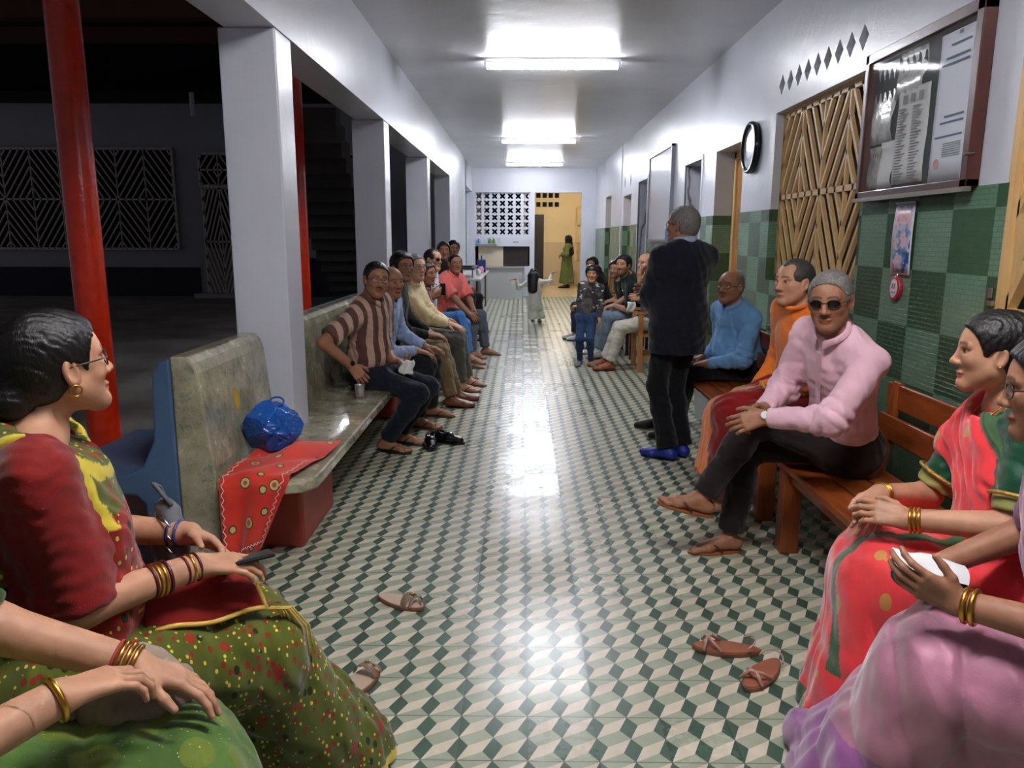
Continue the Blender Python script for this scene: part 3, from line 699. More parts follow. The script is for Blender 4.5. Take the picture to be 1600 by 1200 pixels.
def face_tint(v, H, A, s, lips=(.80, .52, .50), beard=None, brow=True, fem=False, shadow=.86):
    q = (v-H)@A.T/s; x, y, z = q.T; c = np.ones((len(v), 3)); ay = np.abs(y)
    g = lambda t: np.clip(t, 0, 1)
    near = x > .02
    m = g(1.4-((x-.088)/.022)**2-(y/.025)**2-((z+.0675)/.0115)**2)*near; c = c*(1-m[:, None])+np.array(lips)*m[:, None]
    if brow:
        d = np.abs(z-(.0265+.004*(1-((ay-.03)/.02)**2))); m = g(1.6-d/.0042)*(ay > .010)*(ay < .050)*(x > .045)*.85; c = c*(1-m[:, None])+.22*m[:, None]
    if beard:
        col, dens, must = beard; r = g((-.030-z)/.02)*g((x+.005)/.02)*(z > -.135)*(1-m_(np.abs(z+.0675) < .012)*(ay < .024)); 
        top = g((ay-.030)/.012)+g((-.078-z)/.006)+(g((-.044-z)/.004) if must else 0); r = r*g(top)*dens
        c = c*(1-r[:, None])+np.array(col)*r[:, None]
        if must:
            r = g(1.5-((z+.052)/.0075)**2-(ay/.030)**4)*(x > .06)*must; c = c*(1-r[:, None])+np.array(col)*r[:, None]
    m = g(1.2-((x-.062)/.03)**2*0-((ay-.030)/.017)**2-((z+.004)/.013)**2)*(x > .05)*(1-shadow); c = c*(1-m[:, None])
    m = g(1.3-((ay-.044)/.022)**2-((z+.03)/.022)**2)*(x > .03)*.10; c[:, 1:] *= (1-m[:, None])
    return c
def m_(b): return b.astype(float)
def eyes(parent, P, A, s, look=(0, 0)):
    f, l, u = A
    for q in (-1, 1):
        c = P(.0675, q*.030, .0035); mb = MB(); mb.ball(c, .0131*s, 16, 12); g = nrm(f+l*look[0]+u*look[1]); mb.cur = 1; mb.ball(c+g*.0078*s, .0064*s, 12, 8)
        mb.build('eye', [M_eye, M_iris], parent, smooth=True)
def hairdo(parent, P, H, A, s, kind, mat, h=.0035, seed=1):
    f, l, u = A; F = Field(); E = lambda x, y, z, a, b, c, k, mode='u': F.ell(P(x, y, z), V(a, b, c)*s, A, k=k*s, mode=mode)
    vol = dict(short=.007, crop=.003, thick=.016, bald=.0025, receding=.005, long=.013, bun=.010, boy=.015)[kind]
    E(-.020, 0, .032, .095+vol, .076+vol, .085+vol, .02); E(.015, 0, .03, .066+vol, .066+vol, .072+vol, .03)
    E(-.045, 0, -.02, .060+vol*.6, .066+vol*.5, .065, .03)
    fr = .074 if kind in ('bald',) else .062
    # hairline: clear the face, ears, neck and, when bald, the crown
    if kind == 'bald':
        E(.03, 0, .085, .125, .066, .072, .012, 's'); E(.10, 0, -.03, .100, .12, .12, .01, 's')
    elif kind == 'receding':
        E(.105, 0, .015, .062, .085, .078, .012, 's'); E(.10, 0, -.055, .088, .12, .080, .01, 's')
        for q in (-1, 1): E(.085, q*.045, .085, .045, .026, .035, .02, 's')
    else:
        z0, rx, top = dict(boy=(.0, .052, .050), thick=(.004, .060, .072), short=(.006, .064, .076), crop=(.006, .064, .076)).get(kind, (.002, .062, .074))
        E(.090, 0, z0, rx, .105, top, .012, 's'); E(.10, 0, -.060, .092, .12, .078, .010, 's')
    if kind not in ('long', 'bun'):
        for q in (-1, 1): E(.004, q*.085, -.016, .024, .03, .036, .006, 's')
        E(-.02, 0, -.125, .12, .12, .055, .02, 's')
    else:
        for q in (-1, 1): E(.008, q*.085, -.020, .022, .03, .034, .006, 's')
        E(.02, 0, -.12, .10, .12, .050, .02, 's')
    if kind == 'bun': E(-.105, 0, -.055, .045, .055, .045, .02)
    if kind == 'long': F.cap(P(-.08, 0, -.02), P(-.095, 0, -.11), .050*s, .040*s, k=.04, side=l, w=1.3)
    strand = folds(.0032, .016, f*.3+l*.5+u*.2, 1.1, seed)
    part = (lambda Q: strand(Q)*(1 if kind in ('thick', 'long', 'bun', 'boy', 'short') else .4))
    lo, hi = F.bounds(); D, G = grid_eval(F, lo-.02, hi+.02, h, part); v, f_ = nets(D, *G)
    if len(v): to_object('hair', relax(v, f_, 1), f_, mat, parent)
def spectacles(parent, P, A, s, dark=False, mat=None, big=1.0):
    f, l, u = A; mb = MB(); le = MB(); mat = mat or M_frame
    for q in (-1, 1):
        c = P(.094, q*.033, .002); ring = []
        for i in range(20):
            t = 2*math.pi*i/20; ring.append(c+(l*math.cos(t)*.025*big+u*math.sin(t)*.0175*big-f*.012*(abs(q*.033+math.cos(t)*.025)/.06)**2)*s)
        mb.tube(ring, .0016 if not dark else .0022, 6, closed=True)
        le.add([c]+ring, [(0, 1+i, 1+(i+1) % 20) for i in range(20)])
        mb.tube([P(.083, q*.060, .006), P(.05, q*.077, .006), P(-.002, q*.083, .004), P(-.02, q*.080, -.012)], .0016, 6)
    mb.tube([P(.098, .010, .006), P(.101, 0, .009), P(.098, -.010, .006)], .0016, 6)
    o = mb.build('spectacles' if not dark else 'sunglasses', mat, parent, smooth=True); le.build('lens', M_lens if dark else M_clearlens, o, smooth=True); return o

class Person:
    """joints of a figure; s scales a 1.70 m adult"""
    def __init__(p, name, label, pel, head, face, s=1.0, skin='brown', chest=None, look=None, tilt=0.0, fem=False, belly=0.0, girth=1.0, standing=False, cat='person', near=False, group=None, shw=1.0, ground=None):
        p.s = s; p.near = near; p.skin = SKIN[skin]; p.fem = fem; p.belly = belly; p.g = girth
        p.pel = np.array(pel, float); p.H = np.array(head, float); a = math.radians(face); p.fwd = V(math.cos(a), math.sin(a), 0); p.lft = V(-math.sin(a), math.cos(a), 0)
        c = math.radians(face if chest is None else chest); cf = V(math.cos(c), math.sin(c), 0)
        up = nrm(p.H-p.fwd*.04*s-p.pel-V(0, 0, .0)); up = nrm(up+V(0, 0, .15)); p.up = up
        p.N = p.H-V(0, 0, (.124 if s > .8 else .150)*s)-cf*.048*s
        p.sup = nrm(p.N-p.pel); p.cl = nrm(np.cross(p.sup, cf)); p.cf = np.cross(p.cl, p.sup)
        w = (.175 if not fem else .152)*s*shw; p.sh = {q: p.N+p.cl*w*q-p.sup*.082*s for q in (1, -1)}    # +1 left, -1 right
        p.hip = {q: p.pel+p.lft*.088*s*q for q in (1, -1)}
        lk = look if look is not None else (face, 0); y_, t_ = math.radians(lk[0]), math.radians(lk[1]); hf = V(math.cos(y_)*math.cos(t_), math.sin(y_)*math.cos(t_), math.sin(t_))
        hl = V(-math.sin(y_), math.cos(y_), 0); hu = np.cross(hf, hl); r = math.radians(tilt); hl, hu = hl*math.cos(r)+hu*math.sin(r), hu*math.cos(r)-hl*math.sin(r)
        p.A = np.stack([hf, hl, hu]); p.hs = .98*s if not fem else .95*s
        if s < .85: p.hs = s*1.28 if s < .7 else s*1.15
        p.root = thing(name, label, cat, (p.pel[0], p.pel[1], 0 if ground is None else ground), group)
        p.elb = {}; p.wr = {}; p.knee = {}; p.ank = {}; p.toe = {}; p.handspec = {}; p.UA, p.FA, p.TH, p.SHN = .285*s, .250*s, .43*s, .43*s
    def arm(p, q, wrist, pole, **hs): p.elb[q], p.wr[q] = ik(p.sh[q], wrist, p.UA, p.FA, p.sh[q]+np.asarray(pole, float)); p.handspec[q] = hs; return p
    def leg(p, q, ankle, toe, pole=None, knee=None):
        pole = p.fwd+V(0, 0, .8) if pole is None else np.asarray(pole, float)
        p.knee[q], p.ank[q] = ik(p.hip[q], ankle, p.TH, p.SHN, p.hip[q]+pole); p.toe[q] = nrm(V(*toe)); return p
    # -- torso used by skin and garments, off = extra thickness
    def torso(p, F, off=0.0, k=.05, upto=1.0, low=True):
        s, g, f, l, u = p.s, p.g, p.cf, p.cl, p.sup; L = np.linalg.norm(p.N-p.pel); B = np.stack([f, l, u]); P = lambda x, y, z: p.pel+f*x*s+l*y*s+u*z*L
        if low: F.ell(P(-.01, 0, .02), V(.118*g, .155*g, .12)*s+off, B, k=k)
        F.ell(P(.005+p.belly*.4, 0, .30), V(.10*g+p.belly, .135*g+p.belly*.5, .14)*s+off, B, k=k)
        F.ell(P(-.005, 0, .62), V(.108*g, .150, .17)*s+off, B, k=k)
        F.ell(P(-.02, 0, .80), V(.092, .150, .10)*s+off, B, k=k)
        if p.fem:
            for q in (-1, 1): F.ell(P(.075, q*.068, .56), V(.062, .066, .068)*s+off*.8, B, k=.04)
        for q in (-1, 1): F.cap(p.N-u*.030*s-f*.012*s+l*q*.04*s, p.sh[q]+u*.014*s-f*.004*s, (.046*s+off*.6), (.038*s+off*.6), k=k)
    def arms(p, F, off=0.0, to=1.0, k=.025, which=(1, -1), fa=None, slack=0.0):
        s = p.s
        for q in which:
            if q not in p.elb: continue
            e = p.elb[q]; sh = p.sh[q]; t1 = min(1, to*2); t2 = max(0, to*2-1)
            F.cap(sh, sh+(e-sh)*t1, .052*s*p.g**.5+off, (.052+(.040-.052)*t1)*s+off+slack*t1, k=k+.01)
            if t2 > 0: F.cap(e, e+(p.wr[q]-e)*t2, .040*s+off+slack*.6, (.040+(.027-.040)*t2)*s+off+slack*.2, k=k)
    def legs(p, F, off=0.0, to=1.0, k=.03, cuff=0.0):
        s = p.s
        for q in (1, -1):
            if q not in p.knee: continue
            h, kn, a = p.hip[q], p.knee[q], p.ank[q]; F.cap(h, kn, .080*s*p.g+off, .056*s+off, k=k+.03)
            if to > 0: b = kn+(a-kn)*to; F.cap(kn, kn+(a-kn)*.35, .054*s+off, .054*s+off, k=k); F.cap(kn+(a-kn)*.35*min(1, to), b, .052*s+off, .036*s+off+cuff, k=k)
    def foot(p, F, q, extra=0.0):
        s = p.s; a = p.ank[q]; t = p.toe[q]; dn = V(0, 0, -1) if abs(t[2]) < .3 else -nrm(np.cross(t, np.cross(V(0, 0, 1), t)))
        if abs(t[2]) >= .3: sdv = nrm(np.cross(t, V(0, 0, 1))); dn = nrm(np.cross(t, sdv)); dn = dn if dn[2] < 0 else -dn
        sd = nrm(np.cross(t, dn)); r = lambda v: v*s+extra
        F.cap(a, a+dn*.025*s-t*.02*s, r(.034), r(.032), k=.02); F.cap(a+dn*.035*s-t*.035*s, a+dn*.045*s+t*.10*s, r(.028), r(.026), k=.02, side=sd, w=1.15)
        F.cap(a+dn*.01*s+t*.01*s, a+dn*.045*s+t*.11*s, r(.030), r(.020), k=.02)
        F.cap(a+dn*.050*s+t*.11*s+sd*.012*s, a+dn*.052*s+t*.135*s-sd*.012*s, r(.024), r(.022), k=.02, side=sd, w=1.4)
        if extra <= 0:
            for i in range(5):
                o = (.030-.0145*i)*s*(1 if (sd@p.lft*q) < 0 else -1); L = (.185, .182, .176, .168, .158)[i]*s
                F.cap(a+dn*.054*s+t*.13*s+sd*o*.9, a+dn*.060*s+t*L+sd*o, (.0125 if i == 0 else .009)*s, (.011 if i == 0 else .0078)*s, k=.004)
        else: F.cap(a+dn*.050*s+t*.12*s, a+dn*.052*s+t*.185*s, r(.026), r(.018), k=.02, side=sd, w=1.35)
        return dn, sd
    def body(p, lips=None, beard=None, jaw=1.0, heavy=0.0, nose=1.0, hair='short', hairmat='black', glasses=None, feet='bare', lookd=(0, 0), brow=True, mouthopen=0, neck=1.0):
        s = p.s; F = Field(); p.torso(F, -.022); p.arms(F, -.002); 
        for q in (1, -1):
            if q in p.wr: F.cap(p.elb[q], p.wr[q], .038*s, .0245*s, k=.02)
        p.legs(F, -.012)
        for q in (1, -1):
            if q in p.ank and feet == 'bare': p.foot(F, q)
        hb = p.H-p.A[2]*.05*p.hs-p.A[0]*.012*p.hs
        F.cap(p.N-p.sup*.02*s-p.cf*.015*s, hb-p.A[0]*.01, (.060 if not p.fem else .052)*s*neck, (.056 if not p.fem else .047)*p.hs*neck, k=.05)
        F.cap(p.N+p.cl*.03*s-p.sup*.02*s, p.sh[1], .036*s, .040*s, k=.05); F.cap(p.N-p.cl*.03*s-p.sup*.02*s, p.sh[-1], .036*s, .040*s, k=.05)
        P = head_shape(F, p.H, p.A, p.hs, p.fem, jaw, heavy, nose); p.P = P
        boxes = [(p.H-V(.125, .125, .15)*p.hs, p.H+V(.125, .125, .14)*p.hs, (.0019 if p.near else .0036)*DETAIL)]
        for q, hs in p.handspec.items():
            w = p.wr[q]; fdir = nrm(hs['f']) if hs.get('f') is not None else nrm(w-p.elb[q]); n = hs.get('n', V(0, 0, -1)); th = hs.get('th', -p.cl*q)
            p.tips = hand(F, w, fdir, V(*n), V(*th), s*(.92 if p.fem else 1.0)*(1.05 if s < .8 else 1), hs.get('curl', .45), hs.get('spread', .05), thumb=hs.get('thumb', .5))
            c = w+fdir*.085*s; boxes.append((c-.125*s, c+.125*s, (.0023 if p.near else .0042)*DETAIL))
        if feet == 'bare':
            for q in p.ank:
                c = p.ank[q]+p.toe[q]*.06*s-V(0, 0, .03); boxes.append((c-V(.15, .15, .08)*s, c+V(.15, .15, .08)*s, (.0038 if p.near else .006)*DETAIL))
        v, f = skin_mesh(F, (.010 if p.near else .014)*DETAIL, boxes)
        col = face_tint(v, p.H, p.A, p.hs, lips or ((.80, .50, .48) if not p.fem else (.84, .42, .42)), beard, brow, p.fem)
        p.bodyo = to_object('body', v, f, p.skin, p.root, col)
        eyes(p.root, P, p.A, p.hs, lookd)
        if hair: hairdo(p.root, P, p.H, p.A, p.hs, hair, HAIR[hairmat], (.0034 if p.near else .0055)*DETAIL, seed=int(abs(p.pel[1])*100) % 97)
        if glasses: spectacles(p.root, P, p.A, p.hs, glasses == 'dark')
        return p
    def garment(p, name, mat, F, h=None, disp=None, color=None, keep=None):
        v, f = skin_mesh(F, (h or (.0055 if p.near else .010))*DETAIL, (), disp); c = color(v) if color else None
        return to_object(name, v, f, mat, p.root, c)
    def shirt(p, mat, sleeve='long', off=.013, collar=True, name='shirt', hang=.06, amp=.008, lam=.075, vneck=0, slack=.009, seed=0, buttons=0, collar_mat=None, neckcut=.012):
        s = p.s; F = Field(); p.torso(F, off, k=.07); to = dict(long=.97, short=.40, none=0, half=.62)[sleeve]
        if to: p.arms(F, off*.7, to, k=.04, slack=slack)
        # hem sits over the lap
        if hang: F.ell(p.pel+p.sup*.02*s+p.fwd*.015*s, V(.135*p.g, .175*p.g, .085)*s+off, np.stack([p.fwd, p.lft, V(0, 0, 1)]), k=.05)
        for q in (1, -1):
            if to and q in p.elb:
                if to < .5: e = p.elb[q]; c = p.sh[q]+(e-p.sh[q])*to*2; F.cyl(c, c+nrm(e-p.sh[q])*.10, .10*s)
                else: w = p.elb[q]+(p.wr[q]-p.elb[q])*(to*2-1); dq = nrm(p.wr[q]-p.elb[q]); F.cyl(w, w+dq*.08, .07*s)
        nb = p.N+p.cf*.012*s; ax = nrm(p.sup*1.0+p.cf*.35); F.cyl(nb+ax*neckcut*s, nb+ax*.2, .20*s, k=.015)
        if vneck: F.cap(nb+ax*.03, nb+p.cf*.09*s-p.sup*vneck*s, .045*s, .012*s, k=.01, mode='s')
        amp = amp*1.35; fa = folds(amp, lam*1.3, p.sup*.30+p.cl*.8, 1.0, seed, along=p.sup); fb = folds(amp*.8, lam*.9, p.sup*.9+p.cf*.3, 1.2, seed+5); ridge = lambda x: 1-2*np.abs(np.sin(.5*x))**.75
        def disp(Q):
            t = (Q-p.pel)@p.sup; low = np.clip(1.25-t/(.42*s), .25, 1.2); out = fa(Q)*.75*low+fb(Q)*.30
            for q in (1, -1):
                if q not in p.elb: continue
                for (a, b, c0, w_) in ((p.sh[q], p.elb[q], 1.0, .085), (p.elb[q], p.wr[q], 0.0, .10)):
                    d = b-a; L = np.linalg.norm(d); d = d/L; r = Q-a; tt = r@d; rad = np.linalg.norm(r-np.outer(tt, d), axis=1); on = (rad < .085*s)*(tt > .02)*(tt < L+.03)
                    sd_ = nrm(np.cross(d, p.fwd)); an = (r@sd_)/.06; out = np.where(on, out*.5+amp*.50*ridge(tt*2*math.pi/.050+1.9*an+seed)*np.exp(-((tt-c0*L)/w_)**2)+amp*.20*ridge(tt*2*math.pi/.12-3*an+seed*2), out)
            return out
        o = p.garment(name, mat, F, disp=disp)
        if collar:
            ca, cw = nb+ax*(neckcut-.002)*s, collar_mat or mat; mb = MB(); n = 26; rows = []
            u2 = nrm(p.cf-ax*(p.cf@ax)); l2 = np.cross(ax, u2)
            for r_, zz, out in ((0, -.004, .000), (1, .026, -.005), (2, .029, .002), (3, .002, .013)):
                row = []
                for i in range(n):
                    t = math.radians(12+336*i/(n-1)); rad = (.064+out+.004*math.cos(t))*s; tip = math.exp(-((min(t, 2*math.pi-t))/.36)**2)
                    row.append(ca+u2*math.cos(t)*rad*(1.0+(.30*tip if r_ == 3 else .06*tip))+l2*math.sin(t)*rad*1.02+ax*(zz-(.040*tip if r_ == 3 else .014*tip))*s)
                rows.append(row)
            mb.grid(np.array(rows)); mb.build('collar', cw, o, smooth=True, solid=.003, sub=1)
        if buttons:
            mb = MB()
        return o
    def trousers(p, mat, off=.010, to=.93, cuff=.014, amp=.005, seed=3, name='trousers', lam=.085, tuck=False):
        s = p.s; F = Field(); F.ell(p.pel, V(.118*p.g, .158*p.g, .105)*s+off, np.stack([p.fwd, p.lft, V(0, 0, 1)]), k=.05); p.legs(F, off, to, k=.04, cuff=cuff)
        if tuck:
            F.ell(p.pel+p.sup*.035*s+p.fwd*.008, V(.118*p.g+p.belly*.8, .156*p.g, .115)*s+off+.010, np.stack([p.cf, p.cl, p.sup]), k=.05)
        for q in p.knee:
            d = nrm(p.ank[q]-p.knee[q]); w = p.knee[q]+(p.ank[q]-p.knee[q])*to; F.cyl(w, w+d*.09, .10*s)
        fa = folds(amp, lam, V(.3, .2, 1), 1.5, seed, along=p.fwd); fb = folds(amp, lam*1.4, p.lft, 1.2, seed+9, along=V(0, 0, 1))
        return p.garment(name, mat, F, disp=lambda Q: fa(Q)*.7+fb(Q)*.5)
    def shoes(p, mat, name='shoe', sole=None):
        for q in p.ank:
            F = Field(); dn, sd = p.foot(F, q, .005); F.cyl(p.ank[q]-dn*.03*p.s, p.ank[q]-dn*.15*p.s, .09*p.s)
            c = p.ank[q]+dn*(.078*p.s); F.plane(c, dn)
            v, f = skin_mesh(F, (.006 if p.near else .009)*DETAIL); o = to_object(name, v, f, mat, p.root)
            t = p.toe[q]; s = p.s; pts = []
            for i in range(24):
                a = 2*math.pi*i/24; pts.append((math.cos(a)*.125*s+.072*s, math.sin(a)*(.040+.008*math.cos(a))*s))
            MB().prism(pts, p.ank[q]+dn*(.070*p.s), t, sd, dn, .016*p.s).build('sole', sole or M_blackpl, o)
    def sandals(p, mat, strap=None, name='sandal'):
        for q in p.ank:
            F = Field(); dn, sd = p.foot(F, q); a = p.ank[q]; t = p.toe[q]; s = p.s
            pts = []
            for i in range(28):
                th = 2*math.pi*i/28; pts.append((math.cos(th)*.132*s+.070*s, math.sin(th)*(.042+.007*math.cos(th))*s))
            o = MB().prism(pts, a+dn*(.066*s), t, sd, dn, .014*s).build(name, mat, p.root, bevel=.003)
            mb = MB()
            for w in (-1, 1):
                base = a+dn*.045*s+t*.105*s; mb.tube([a+dn*.066*s+t*.045*s+sd*w*.040*s, a+dn*.035*s+t*.075*s+sd*w*.034*s, a+dn*.022*s+t*.11*s+sd*w*.014*s, a+dn*.060*s+t*.150*s], .0048*s, 6)
            mb.build('strap', strap or mat, o, smooth=True)
#==PEOPLE==
PEOPLE = []
def who(fn): PEOPLE.append(fn); return fn
def seat_legs(p, out=(.46, .46), spread=.10, turn=0, dz=.085):
    for q, o in zip((1, -1), out):
        t = math.radians(turn*q); d = p.fwd*math.cos(t)+p.lft*math.sin(t)
        a = p.pel+p.fwd*o*p.s+p.lft*q*spread*p.s; a[2] = dz*p.s; p.leg(q, a, tuple(d))
def seat_arms(p, which=(1, -1), along=.25, inward=.0, up=.10, **hs):
    for q in which:
        w = p.hip[q]+p.fwd*along*p.s+V(0, 0, up*p.s)-p.lft*q*inward*p.s
        h = dict(f=tuple(p.fwd-p.lft*q*.35+V(0, 0, -.15)), n=(0, 0, -1), th=tuple(-p.lft*q), curl=.35); h.update(hs); p.arm(q, w, pole(p, q), **h)
def pole(p, q, out=.35, back=.4, down=.8): return V(0, 0, -down)-p.cf*back+p.cl*q*out
def watch(p, q, mat=None, t=.93, r=.030, name='bangle', w=.0035, color=M_gold, n=1, gap=.010):
    d = nrm(p.wr[q]-p.elb[q]); u = nrm(np.cross(d, (0, 0, 1))); v = np.cross(d, u)
    for i in range(n):
        c = p.elb[q]+(p.wr[q]-p.elb[q])*t-d*gap*i; mb = MB(); mb.tube([c+(u*math.cos(a)+v*math.sin(a))*r for a in np.linspace(0, 2*math.pi, 20, False)], w, 8, closed=True)
        mb.build(name, color if not isinstance(color, (list, tuple)) else color[i % len(color)], p.bodyo, smooth=True)
def face_watch(p, q, t=.93, r=.030, strap=None, face=None):
    d = nrm(p.wr[q]-p.elb[q]); up = nrm(V(0, 0, 1)-d*d[2]); u = np.cross(d, up); c = p.elb[q]+(p.wr[q]-p.elb[q])*t
    o = MB().tube([c+(u*math.cos(a)+up*math.sin(a))*r for a in np.linspace(0, 2*math.pi, 20, False)], .0055, 6, closed=True).build('wrist_watch', strap or M_gold, p.bodyo, smooth=True)
    s_ = nrm(up*.5+u*(1 if (u@V(0, -1, 0)) > 0 else -1)); MB().lathe(c+s_*(r-.002), [(0, .010), (.016, .010), (.018, .004), (.018, 0)], 20, s_).build('dial', face or M_white, o)

# ---------- saree cloths: three zone colours carried by the weave, small motifs on top
def saree_mat(name, za, zb, zc, motif=None, rough=.8, sheen=.25, spec=.2, fleck=None, silk=0.0, mscale=26, mthr=.16):
    n = NT(name); at_ = n.node('ShaderNodeAttribute', attribute_name='tint'); sep = n.node('ShaderNodeSeparateColor'); n.link(at_.outputs['Color'], sep.inputs[0])
    v = n.coord(); f = n.noise(v, 7, 4); vary = lambda c: n.ramp(f, [(.3, tuple(x*.78 for x in srgb(*c)[:3])), (.7, tuple(min(1, x*1.18) for x in srgb(*c)[:3]))])
    base = n.mix(sep.outputs[1], vary(za), vary(zb))
    for (col, sc, thr, seed) in (fleck or []):
        vo = n.node('ShaderNodeTexVoronoi', distance='EUCLIDEAN'); vo.inputs['Scale'].default_value = sc; mp = n.coord((1, 1, .6), (seed, seed*.7, .3)); 
        wv = n.noise(v, 30, 2); x = n.node('ShaderNodeVectorMath', operation='ADD'); n.link(mp, x.inputs[0]); y = n.node('ShaderNodeVectorMath', operation='SCALE'); y.inputs['Scale'].default_value = .05; y.inputs[0].default_value = (1, 1, 1); n.link(wv, y.inputs['Scale'])
        n.link(y.outputs[0], x.inputs[1]); n.link(mp, vo.inputs['Vector']); k = n.math('LESS_THAN', vo.outputs['Distance'], thr); sc2 = n.node('ShaderNodeSeparateColor'); n.link(vo.outputs['Color'], sc2.inputs[0])
        k = n.math('MULTIPLY', k, n.math('GREATER_THAN', sc2.outputs[0], .30)); base = n.mix(k, base, srgb(*col))
    base = n.mix(sep.outputs[2], base, srgb(*zc)); n.base(base)
    n.set(Roughness=rough, Metallic=silk*.3); n.b.inputs['Sheen Weight'].default_value = sheen; n.b.inputs['Specular IOR Level'].default_value = spec
    cr = n.node('ShaderNodeTexWave'); cr.inputs['Scale'].default_value = 4.5; cr.inputs['Distortion'].default_value = 8; cr.inputs['Detail'].default_value = 2.5; cr.inputs['Detail Scale'].default_value = 1.2; n.link(n.coord((1, 1, .6), (.3, .5, .2)), cr.inputs['Vector'])
    n.bump(n.math('MULTIPLY_ADD', n.noise(v, 240, 2), .10, cr.outputs['Fac']), .45, .012); return n.m
def zones(v, border=None, second=None):
    """tint for saree cloths: green channel = second zone, blue channel = border zone"""
    c = np.ones((len(v), 3)); c[:, 1] = second if second is not None else 0; c[:, 2] = border if border is not None else 0; return c
def skirt(p, mat, off=.03, amp=.012, lam=.085, hem=.05, name='skirt_drape', flare=.05, tail=None, second=None, seed=2, hz=.012, band=None):
    s = p.s; ridge = lambda x: 1-2*np.abs(np.sin(.5*x))**.8; F = Field(); F.ell(p.pel+V(0, 0, -.0), V(.15*p.g, .19*p.g, .125)*s+off*.5, np.stack([p.fwd, p.lft, V(0, 0, 1)]), k=.08)
    kn, hp, an = [], [], []
    for q in (1, -1):
        h, k_, a = p.hip[q], p.knee[q], p.ank[q].copy(); a[2] = .03; hp.append(h); kn.append(k_); an.append(a)
        F.cap(h, k_, .095*s*p.g+off*.6, .070*s+off, k=.09); F.cap(k_, a+p.fwd*flare, .070*s+off, .085*s+off+flare*.6, k=.09)
    hm, km, am = sum(hp)/2, sum(kn)/2, sum(an)/2
    F.cap(hm, km, .11*s, .085*s+off*.5, k=.09); F.cap(km, am, .085*s+off*.4, .12*s+off, k=.09)
    F.cap((km+hm)/2-V(0, 0, .04), (am+V(0, 0, .1))-p.fwd*.10, .11*s, .13*s, k=.09)
    if tail is not None: F.cap(am+V(0, 0, .05), np.asarray(tail, float), .11*s, .06*s, k=.08); 
    F.plane((0, 0, hz), (0, 0, -1))
    fa = folds(amp, lam, p.lft+p.fwd*.25, 1.0, seed, along=V(0, 0, 1)); fb = folds(amp*.7, lam*1.1, p.fwd+V(0, 0, .3), 1.2, seed+4, along=p.lft)
    def disp(Q):
        w = np.clip((km[2]+.02-Q[:, 2])/.35, 0, 1); d0 = Q-hm; an = np.arctan2(d0@p.lft, d0@p.fwd+.25); rr = np.linalg.norm(d0, axis=1); return fa(Q)*(.25+.95*w)+fb(Q)*(1-w)*.6+amp*.55*ridge(rr*2*math.pi/.115+2.4*an+seed)*(1-.5*w)
    col = lambda Q: zones(Q, border=m_(Q[:, 2] < hem) if band is None else band(Q), second=second(Q) if second else None)
    return p.garment(name, mat, F, disp=disp, color=col)
def blouse(p, mat, sleeve=.46, off=.012, name='blouse', band=None, neck=.0, slack=.012):
    s = p.s; F = Field(); p.torso(F, off, k=.06); p.arms(F, off*.7, sleeve, k=.04, slack=slack)
    for q in (1, -1):
        e = p.elb[q]; c = p.sh[q]+(e-p.sh[q])*min(1, sleeve*2); d = nrm(e-p.sh[q]); F.cyl(c, c+d*.10, .10*s)
    nb = p.N+p.cf*.02*s; ax = nrm(p.sup+p.cf*.55); F.cyl(nb-ax*(.030+neck)*s, nb+ax*.2, .105*s, .125*s, k=.012)
    F.plane(p.pel+p.sup*.16*s, -p.sup)
    fa = folds(.004, .05, p.sup+p.cl*.4, 1.4, 3)
    def col(Q):
        b = np.zeros(len(Q))
        for q in (1, -1):
            d = nrm(p.elb[q]-p.sh[q]); t = (Q-p.sh[q])@d; L = np.linalg.norm(p.elb[q]-p.sh[q])*min(1, sleeve*2)
            near = np.linalg.norm(Q-p.sh[q]-t[:, None]*d, axis=1) < .09; b = np.maximum(b, m_((t > L-.045) & near))
        return zones(Q, border=b if band else None)
    return p.garment(name, mat, F, disp=fa, color=col)
def pallu(p, mat, off=.026, cut=None, amp=.008, lam=.06, border=.035, name='pallu', shoulders=(1,), second=None, neckr=.10, seed=6, low=True, dirv=None, down=None, bl=None):
    """cloth over the trunk, cut by planes; border along the cut"""
    s = p.s; F = Field(); p.torso(F, off, k=.07, low=low)
    for q in shoulders: F.cap(p.sh[q], p.sh[q]+(p.elb[q]-p.sh[q])*.30, .060*s+off*.7, .066*s+off, k=.05)
    if down is not None:
        for (a, b, r) in down: F.cap(a, b, r, r, k=.05)
    nb = p.N+p.cf*.02*s; ax = nrm(p.sup+p.cf*.55); F.cyl(nb-ax*.020*s, nb+ax*.25, neckr*s, neckr*1.2*s, k=.012)
    for (pt, nn) in (cut or []): F.plane(pt, nn)
    fa = folds(amp, lam, dirv if dirv is not None else (p.sup*.6+p.cl), 1.0, seed, along=(p.sup-p.cl*.6))
    def col(Q):
        b = np.zeros(len(Q))
        for (pt, nn) in (cut or [])[:1]: b = np.maximum(b, m_(np.abs((Q-pt)@nrm(nn)) < border))
        if bl is not None: b = np.maximum(b, bl(Q))
        return zones(Q, border=b, second=second(Q) if second else None)
    return p.garment(name, mat, F, disp=fa, color=col)
def earring(p, kind='stud', q=1):
    c = p.P(-.002, q*.083, -.036)
    if kind == 'stud': MB().ball(c, .0055, 10, 8).build('earring', M_gold, p.bodyo, smooth=True)
    else:
        f, l, u = p.A; MB().tube([c-u*.012+(f*math.cos(a)+u*math.sin(a))*.0115 for a in np.linspace(0, 2*math.pi, 18, False)], .0022, 6, closed=True).build('earring', M_gold, p.bodyo, smooth=True)
